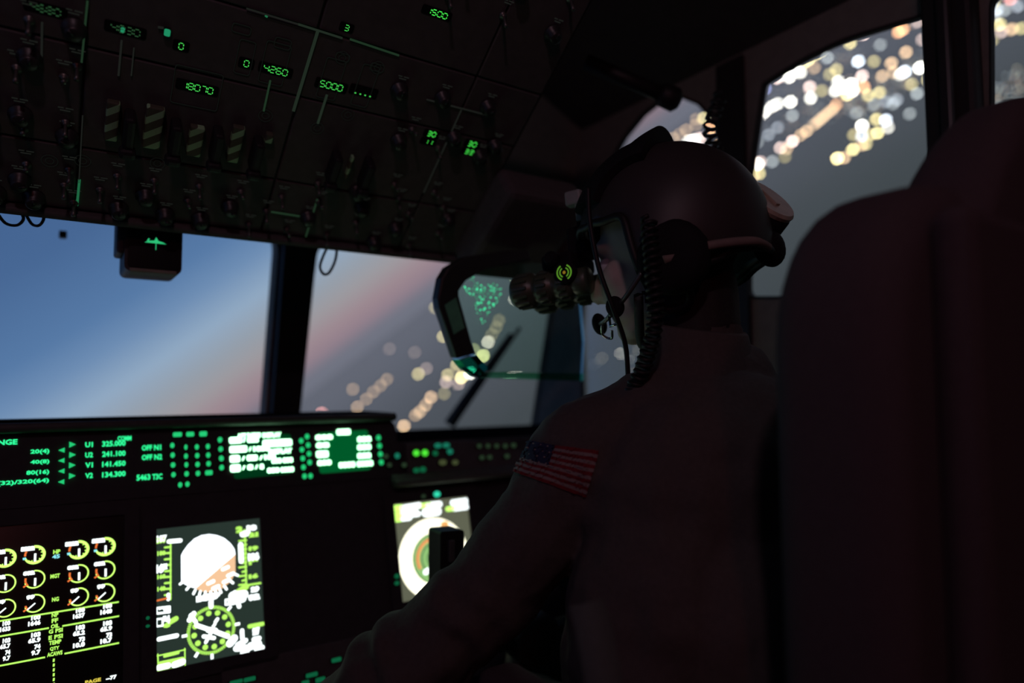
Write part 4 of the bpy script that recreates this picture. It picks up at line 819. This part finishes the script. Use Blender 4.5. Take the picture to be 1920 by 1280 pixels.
# head under the helmet
B.ell(hd(-.008, 0, .025), (.098, .078, .105), HR); B.ell(hd(.040, 0, -.045), (.066, .060, .075), HR); B.ell(hd(.075, 0, -.098), (.026, .028, .022), HR); cap(hd(-.01, .045, -.075), .022, hd(.066, .022, -.098), .018); cap(hd(-.01, -.045, -.075), .022, hd(.066, -.022, -.098), .018)
B.ell(hd(.078, 0, .020), (.020, .056, .016), HR); cap(hd(.094, 0, .004), .009, hd(.116, 0, -.036), .0125); B.ell(hd(.104, .011, -.040), (.010, .009, .008), HR); B.ell(hd(.104, -.011, -.040), (.010, .009, .008), HR)
B.ell(hd(.094, 0, -.066), (.012, .024, .006), HR); B.ell(hd(.091, 0, -.077), (.012, .021, .007), HR); B.ell(hd(.066, .036, -.028), (.026, .024, .026), HR); B.ell(hd(.066, -.036, -.028), (.026, .024, .026), HR)
NAPESHADE = mat('hair_and_nape_shade', (0.02, 0.014, 0.012), .7, scale=300, bump=.3)  # also colours the back of the neck near black, for shade below the helmet
me = B.mesh('body', [SUIT, SKIN, GLOVE], True); tmp = bpy.data.objects.new('tmp', me); COL.objects.link(tmp)
rm = tmp.modifiers.new('r', 'REMESH'); rm.mode = 'VOXEL'; rm.voxel_size = 0.0052; sm = tmp.modifiers.new('s', 'SMOOTH'); sm.iterations = 6; sm.factor = 0.5
bpy.context.view_layer.update(); dg = bpy.context.evaluated_depsgraph_get()
bme = bpy.data.meshes.new_from_object(tmp.evaluated_get(dg)); bpy.data.objects.remove(tmp); bme.name = 'body'
bme.materials.clear(); [bme.materials.append(x) for x in (SUIT, SKIN, GLOVE, NAPESHADE)]
nrm = [v.normal.copy() for v in bme.vertices]
armax = (elL-shL).normalized(); neckz = HC.z-0.115
def kind_of(p):
    if (p-HC).length < .155 and (p-HC).dot(hup) > -.135 and p.z > neckz-.02: return 1 if (p-HC).dot(hf) > .035 or ((p-HC).dot(hf) > .0 and (p-HC).dot(hup) > -.06) else 3
    if (p-hnL).dot((hnL-elL).normalized()) > -.01 and (p-hnL).length < .16: return 2
    if (p-hnR).dot((hnR-elR).normalized()) > -.01 and (p-hnR).length < .16: return 2
    return 0
for v, nn in zip(bme.vertices, nrm):
    if kind_of(v.co) == 0:
        p = v.co; t_ = (p-shL).dot(armax); q_ = Vector((p.x*9, p.y*9, p.z*9)); wr = noise.noise(q_*1.6)*.006+noise.noise(q_*3.4+Vector((5, 1, 2)))*.0035
        near = max(0, 1-((p-elL).length/.20)); wr += near*.006*math.sin(t_*110+5*noise.noise(q_*1.3)) + .0025*(1-abs(noise.noise(q_*4.1)))
        v.co = p+nn*wr
for pl in bme.polygons: pl.material_index = kind_of(pl.center); pl.use_smooth = True
body = inst('body', bme, Matrix.Identity(4), person)
bvh = BVHTree.FromPolygons([v.co for v in bme.vertices], [list(p.vertices) for p in bme.polygons])
# collar of the suit
m = MB(); cp = [P3(.70, .600, .045)+Vector((.078*math.cos(a), .068*math.sin(a), .012*math.sin(a))) for a in [2*math.pi*i/28 for i in range(29)]]; 
cz = [(-.035, .094, .086), (.0, .086, .076), (.030, .074, .064), (.052, .069, .060), (.056, .066, .057), (.050, .062, .053), (.0, .060, .050)]
cvs = [P3(.705, .604, .022)+Vector((ra*math.cos(2*math.pi*i/32), rb*math.sin(2*math.pi*i/32), dz+.012*math.sin(2*math.pi*i/32))) for dz, ra, rb in cz for i in range(32)]
m.add(cvs, [(k*32+i, k*32+(i+1) % 32, k*32+32+(i+1) % 32, k*32+32+i) for k in range(len(cz)-1) for i in range(32)]); m.build('collar', SUIT, None, person, True)
for s in (1, -1): m = MB(); m.ell(hd(.082, .031*s, -.006), (.012, .012, .012)); m.build('eye', mat('eye_white', (.7, .7, .68), .2, var=.05), None, person, True)
# flag patch on the left sleeve
pc = [Vector(p) for p in ((985, 826), (1122, 846), (1100, 932), (962, 884))]
FR = mat('patch_red', (0.20, 0.015, 0.022), .85, var=.1); FW = mat('patch_white', (0.26, 0.21, 0.20), .85, var=.1); FB = mat('patch_navy', (0.02, 0.025, 0.07), .85, var=.1)
m = MB(); nr, nc = 26, 40; grid = {}
for i in range(nr+1):
    for j in range(nc+1):
        a = pc[0].lerp(pc[1], j/nc); b_ = pc[3].lerp(pc[2], j/nc); u, v = a.lerp(b_, i/nr)
        d = ray(u, v); loc, nn, idx, dist = bvh.ray_cast(CAM, d)
        grid[i, j] = (loc, nn) if loc else None
for i in range(nr):
    for j in range(nc):
        qd = [grid[i, j], grid[i, j+1], grid[i+1, j+1], grid[i+1, j]]
        if any(x is None for x in qd): continue
        if max((qd[k][0]-qd[k-1][0]).length for k in range(4)) > .02: continue
        st = (i//2) % 2 == 0; mi = 0 if st else 1
        if i < 14 and j < 17: mi = 1 if (i % 4 == 1 and j % 4 == (1 if (i//4) % 2 == 0 else 3)) else 2
        m.add([x[0]+x[1]*.0022 for x in qd], [(0, 1, 2, 3)], mi)
o = m.build('flag_patch', [FR, FW, FB], None, person); tag(o, 'red and white striped flag patch with dark starred corner')
so_ = o.modifiers.new('thick', 'SOLIDIFY'); so_.thickness = 0.0015

# helmet shell
def shell_pts(th, ph, off=0.0):
    # th from top 0..pi, ph around from the face
    f_, l_, u_ = math.sin(th)*math.cos(ph), math.sin(th)*math.sin(ph), math.cos(th)
    f2 = f_*(.132 if f_ < 0 else .126)-.006; l2 = l_*.120; u2 = u_*(.128 if u_ > 0 else .150)+.012
    bump = .014*math.exp(-((f2+.005)/.05)**2-((u2+.050)/.05)**2)*abs(l_)
    v_ = Vector((f2, l2+math.copysign(bump, l_), u2)); nn = Vector((f_/.13, l_/.12, u_/.13)).normalized(); return v_+nn*off
m = MB(); NT, NP = 44, 72; vid = {}
def keep(v_):
    if v_.z < -.098: return False
    if v_.x > .012 and v_.z < .046+.25*(v_.x-.10) : return False
    if v_.x > .012 and v_.z < .03: return False
    if v_.x < -.03 and v_.z < -.060-.10*(v_.x+.03): return False
    return True
bm = bmesh.new(); gv = {}
for i in range(NT+1):
    for j in range(NP):
        gv[i, j] = bm.verts.new(shell_pts(math.pi*max(i, .02)/NT, 2*math.pi*j/NP))
for i in range(NT):
    for j in range(NP):
        q4 = [gv[i, j], gv[i+1, j], gv[i+1, (j+1) % NP], gv[i, (j+1) % NP]]
        if keep(sum((x.co for x in q4), Vector())/4):
            bm.faces.new(q4)
bmesh.ops.delete(bm, geom=[v for v in bm.verts if not v.link_faces], context='VERTS')
for _ in range(3):
    bvv = [v for v in bm.verts if v.is_boundary]; new = {}
    for v in bvv:
        nb = [e.other_vert(v) for e in v.link_edges if e.is_boundary]
        if len(nb) == 2: new[v] = v.co*.5+(nb[0].co+nb[1].co)*.25
    for v, c_ in new.items(): v.co = c_
hme = bpy.data.meshes.new('helmet'); bm.normal_update(); bm.to_mesh(hme)
loops = []; seen = set()
for e in bm.edges:
    if e.is_boundary and e not in seen:
        lp = []; cur = e; v = e.verts[0]
        while cur and cur not in seen:
            seen.add(cur); lp.append(v.co.copy()); v = cur.other_vert(v); cur = next((x for x in v.link_edges if x.is_boundary and x not in seen), None)
        loops.append(lp+[lp[0]])
bm.free(); hme.materials.append(HELM)
for p in hme.polygons: p.use_smooth = True
helm = inst('helmet', hme, HM, person); so_ = helm.modifiers.new('thick', 'SOLIDIFY'); so_.thickness = 0.010; so_.offset = -1
tag(helm, 'dark rounded flight helmet')
m = MB()
for lp in loops: m.tube(lp, 0.0055, 8, False)
m.build('edge_roll', RUBBER, HM, helm, True)
# visor housing over the forehead with a raised trailing ridge
m = MB(); nu_, nv_ = 26, 22; vs = []
for k in (0, 1):
    for i in range(nv_+1):
        for j in range(nu_+1):
            th = rad(-2+(64)*i/nv_); ph = rad(-70+140*j/nu_)*(1 if i else 1)
            el_ = rad(104-72*i/nv_); az_ = rad(-62+124*j/nu_)
            dv = Vector((math.cos(el_)*math.cos(az_), math.sin(az_)*.85, math.sin(el_)*math.cos(az_*.8))).normalized()
            rr_ = Vector((dv.x*.126-.006, dv.y*.120, dv.z*.128+.012)); ridge = .012*max(0, 1-i/5)*(1-(abs(j-nu_/2)/(nu_/2))**2)
            vs.append(rr_+dv*((.012+ridge) if k else .001))
n1 = (nv_+1)*(nu_+1); fs = []
for i in range(nv_):
    for j in range(nu_):
        a = i*(nu_+1)+j; fs.append((a+n1, a+1+n1, a+nu_+2+n1, a+nu_+1+n1)); fs.append((a, a+nu_+1, a+nu_+2, a+1))
for i in range(nv_):
    for j in (0, nu_): a = i*(nu_+1)+j; fs.append((a, a+nu_+1, a+nu_+1+n1, a+n1))
for j in range(nu_):
    for i in (0, nv_): a = i*(nu_+1)+j; fs.append((a, a+1, a+1+n1, a+n1))
m.add(vs, fs); o = m.build('visor_housing', HOUS, HM, helm)
# battery pack with round tan lid on the back of the helmet
bdv = Vector((-.80, .34, .44)).normalized(); bp0 = Vector((-.106, -.036, .004))
m = MB(); m.lathe(bp0, bdv, [(0, .040), (.012, .043), (.030, .042), (.034, .038)], 28); m.build('battery_pack', HOUS, HM, helm, True)
m = MB(); m.lathe(bp0+bdv*.033, bdv, [(0, .041), (.005, .042), (.009, .039)], 28); m.box(bp0+bdv*.043, (.004, .010, .034), bdv.to_track_quat('X', 'Z').to_matrix(), .001); m.build('battery_lid', TAN, HM, helm)
m = MB(); m.ell((-.122, -.030, -.040), (.020, .034, .026)); m.build('rear_bracket', HOUS, HM, helm, True)
# strap line on the shell, ear cup, chin strap
m = MB(); m.tube(curve_pts([(-.125, .02, -.05), (-.115, .07, -.048), (-.07, .112, -.046), (-.02, .132, -.050)]), .006, 6); m.build('nape_strap', mat('nape_strap_tan', (.22, .17, .15), .8), HM, helm, True)
m = MB(); m.lathe((-.026, .104, -.045), (0, 1, .05), [(0, .046), (.016, .046), (.026, .036), (.029, .02)], 24); m.build('ear_cup', HOUS, HM, helm, True)
m = MB(); m.tube(curve_pts([(.028, .105, -.075), (.045, .075, -.105), (.062, .03, -.124), (.064, -.03, -.124), (.04, -.08, -.10)]), .0065, 6); m.build('chin_strap', STRAP, HM, helm, True)
# mount and goggles
nvg = thing('night_vision_goggles', hd(.12, 0, .06), 'black ribbed binocular night vision goggles swung down before the face', 'goggles')
NR = HR @ Matrix.Rotation(rad(-9), 3, 'Y'); NO = hd(.100, .0, -.018); NM = Matrix.Translation(NO) @ NR.to_4x4()
m = MB(); m.box((.030, 0, .062), (.030, .05, .045), bev=.005); m.box((.018, 0, .095), (.022, .042, .03), bev=.004); m.build('mount', HOUS, NM, nvg)
m = MB(); m.box((.028, .018, .126), (.026, .020, .022), bev=.004); m.box((.022, .020, .106), (.010, .010, .030), bev=.002); m.build('release_clip', mat('clip_grey', (.30, .33, .31), .5), NM, nvg)
m = MB(); m.box((.055, 0, .034), (.05, .090, .024), bev=.006); m.lathe((.058, -.062, .036), (0, 1, 0), [(0, .007), (.004, .011), (.118, .011), (.124, .007)], 14); m.build('bridge', HOUS, NM, nvg, False)
for s in (1, -1):
    m = MB(); y = .033*s
    m.lathe((.010, y, 0), (1, 0, 0), [(0, .017), (.003, .020), (.020, .020), (.022, .0185), (.026, .0185), (.028, .0215), (.046, .0215), (.048, .0195), (.056, .0195), (.058, .0225), (.078, .0235), (.080, .021), (.086, .021), (.088, .0245), (.116, .0245), (.120, .0215)], 24)
    tb = m.build('goggle_tube', NVGM, NM, nvg, True)
    mm = MB()
    for k in range(14):
        a = 2*math.pi*k/14
        for xx, L, rr_ in ((.102, .024, .0248), (.068, .016, .0236), (.037, .015, .0218)): mm.box((.010+xx, y+rr_*math.cos(a), rr_*math.sin(a)), (L, .0045, .0045), Matrix.Rotation(a, 3, 'X'), .0008, seg=1)
    mm.build('grip_rib', NVGM, NM, tb)['kind'] = 'stuff'
    mm = MB(); mm.lathe((.128, y, 0), (1, 0, 0), [(0, .016), (.0012, .014)], 20); mm.build('objective_lens', mat('lens_dark', (.01, .015, .012), .08, spec=.8), NM, tb, True)
# lit focus knob seen from the side
m = MB(); m.lathe((.038, .050, .012), (0, 1, 0), [(0, .017), (.006, .017), (.008, .013)], 20); kn_ = m.build('focus_knob', HOUS, NM, nvg, True)
m = MB()
kp = Plane((0, 0, 0), (1, 0, 0), (0, 0, 1))
for r0, r1, mi in ((.0095, .0118, 0), (.0055, .0075, 0), (0.0, .0024, 1)):
    for a0, a1 in ((25, 155), (205, 335)) if r1 > .003 else ((0, 360),):
        for i in range(14):
            A0, A1 = rad(a0+(a1-a0)*i/14+90), rad(a0+(a1-a0)*(i+1)/14+90)
            m.add([(.038+rr_*math.cos(a), .0585, .012+rr_*math.sin(a)) for rr_, a in ((r0, A0), (r1, A0), (r1, A1), (r0, A1))], [(0, 1, 2, 3)], mi)
raw(m, 'lit_ring', [emis('goggle_green', (.35, 1, .08), .22), emis('goggle_amber', (1, .6, .05), .20)], NM, kn_)
# microphone boom, cords
m = MB(); m.tube(curve_pts([(.01, .130, -.055), (.040, .120, -.075), (.085, .075, -.085), (.112, .030, -.080)]), .0032, 8); m.build('microphone_boom', GUNMET, HM, helm, True)
m = MB(); m.ell((.118, .018, -.078), (.010, .014, .016)); m.build('microphone', HOUS, HM, helm, True)
m = MB(); m.ell((.060, .108, -.080), (.012, .010, .014)); m.build('boom_joint', HOUS, HM, helm, True)
m = MB(); m.tube([(.078, .085, -.082), (.080, .086, -.098), (.062, .10, -.10)], .002, 6); m.tube(curve_pts([(.10, .06, -.088), (.105, .052, -.10), (.095, .05, -.108), (.088, .06, -.10)]), .0018, 6); m.build('boom_clip', mat('polished_steel', (.6, .6, .6), .15, metal=1.0, var=.05), HM, helm, True)
cp_ = [hd(.050, .125, .075), hd(.058, .128, .03), hd(.062, .126, -.03), hd(.060, .118, -.08), hd(.062, .10, -.13), hd(.075, .09, -.19), hd(.07, .08, -.24)]
tag(MB().tube(curve_pts(cp_), .0032, 8).build('helmet_cable', RUBBER, None, None, True), 'thin black cable running down the cheek from the helmet', 'cable')
kp_ = [hd(-.02, .150, .0), hd(-.012, .158, -.06), hd(.004, .150, -.12), hd(.035, .135, -.165), hd(.06, .13, -.20), hd(.05, .14, -.26)]
tag(helix(kp_, .0085, .0085, .0026).build('coiled_cord', RUBBER, None, None, True), 'black coiled helmet cord running down over the left shoulder', 'cord')
# harness webbing: shoulder strap and the loose strap end low on the sleeve side
def ribbon(path, wd, side, name, label=None):
    pts = curve_pts(path, 6); side = Vector(side).normalized(); m = MB(); vs = []; fs = []
    for i, p in enumerate(pts):
        t = (pts[min(i+1, len(pts)-1)]-pts[max(i-1, 0)]).normalized(); s_ = (side-t*side.dot(t)).normalized(); nn = t.cross(s_)
        vs += [p-s_*wd/2-nn*.001, p+s_*wd/2-nn*.001, p+s_*wd/2+nn*.001, p-s_*wd/2+nn*.001]
    for i in range(len(pts)-1):
        for j in range(4): fs.append((4*i+j, 4*i+(j+1) % 4, 4*i+4+(j+1) % 4, 4*i+4+j))
    fs += [(0, 1, 2, 3), tuple(len(vs)-4+k for k in range(4))]; m.add(vs, fs); return m
o = ribbon([at_d(1100, 1130, .62), at_d(1112, 1170, .615), at_d(1122, 1220, .61), at_d(1136, 1290, .61), at_d(1150, 1360, .62)], .030, R, 'seat_strap').build('seat_strap', STRAP, None, None, True)
tag(o, 'pale grey-green webbing strap hanging at the bottom beside the sleeve', 'strap')
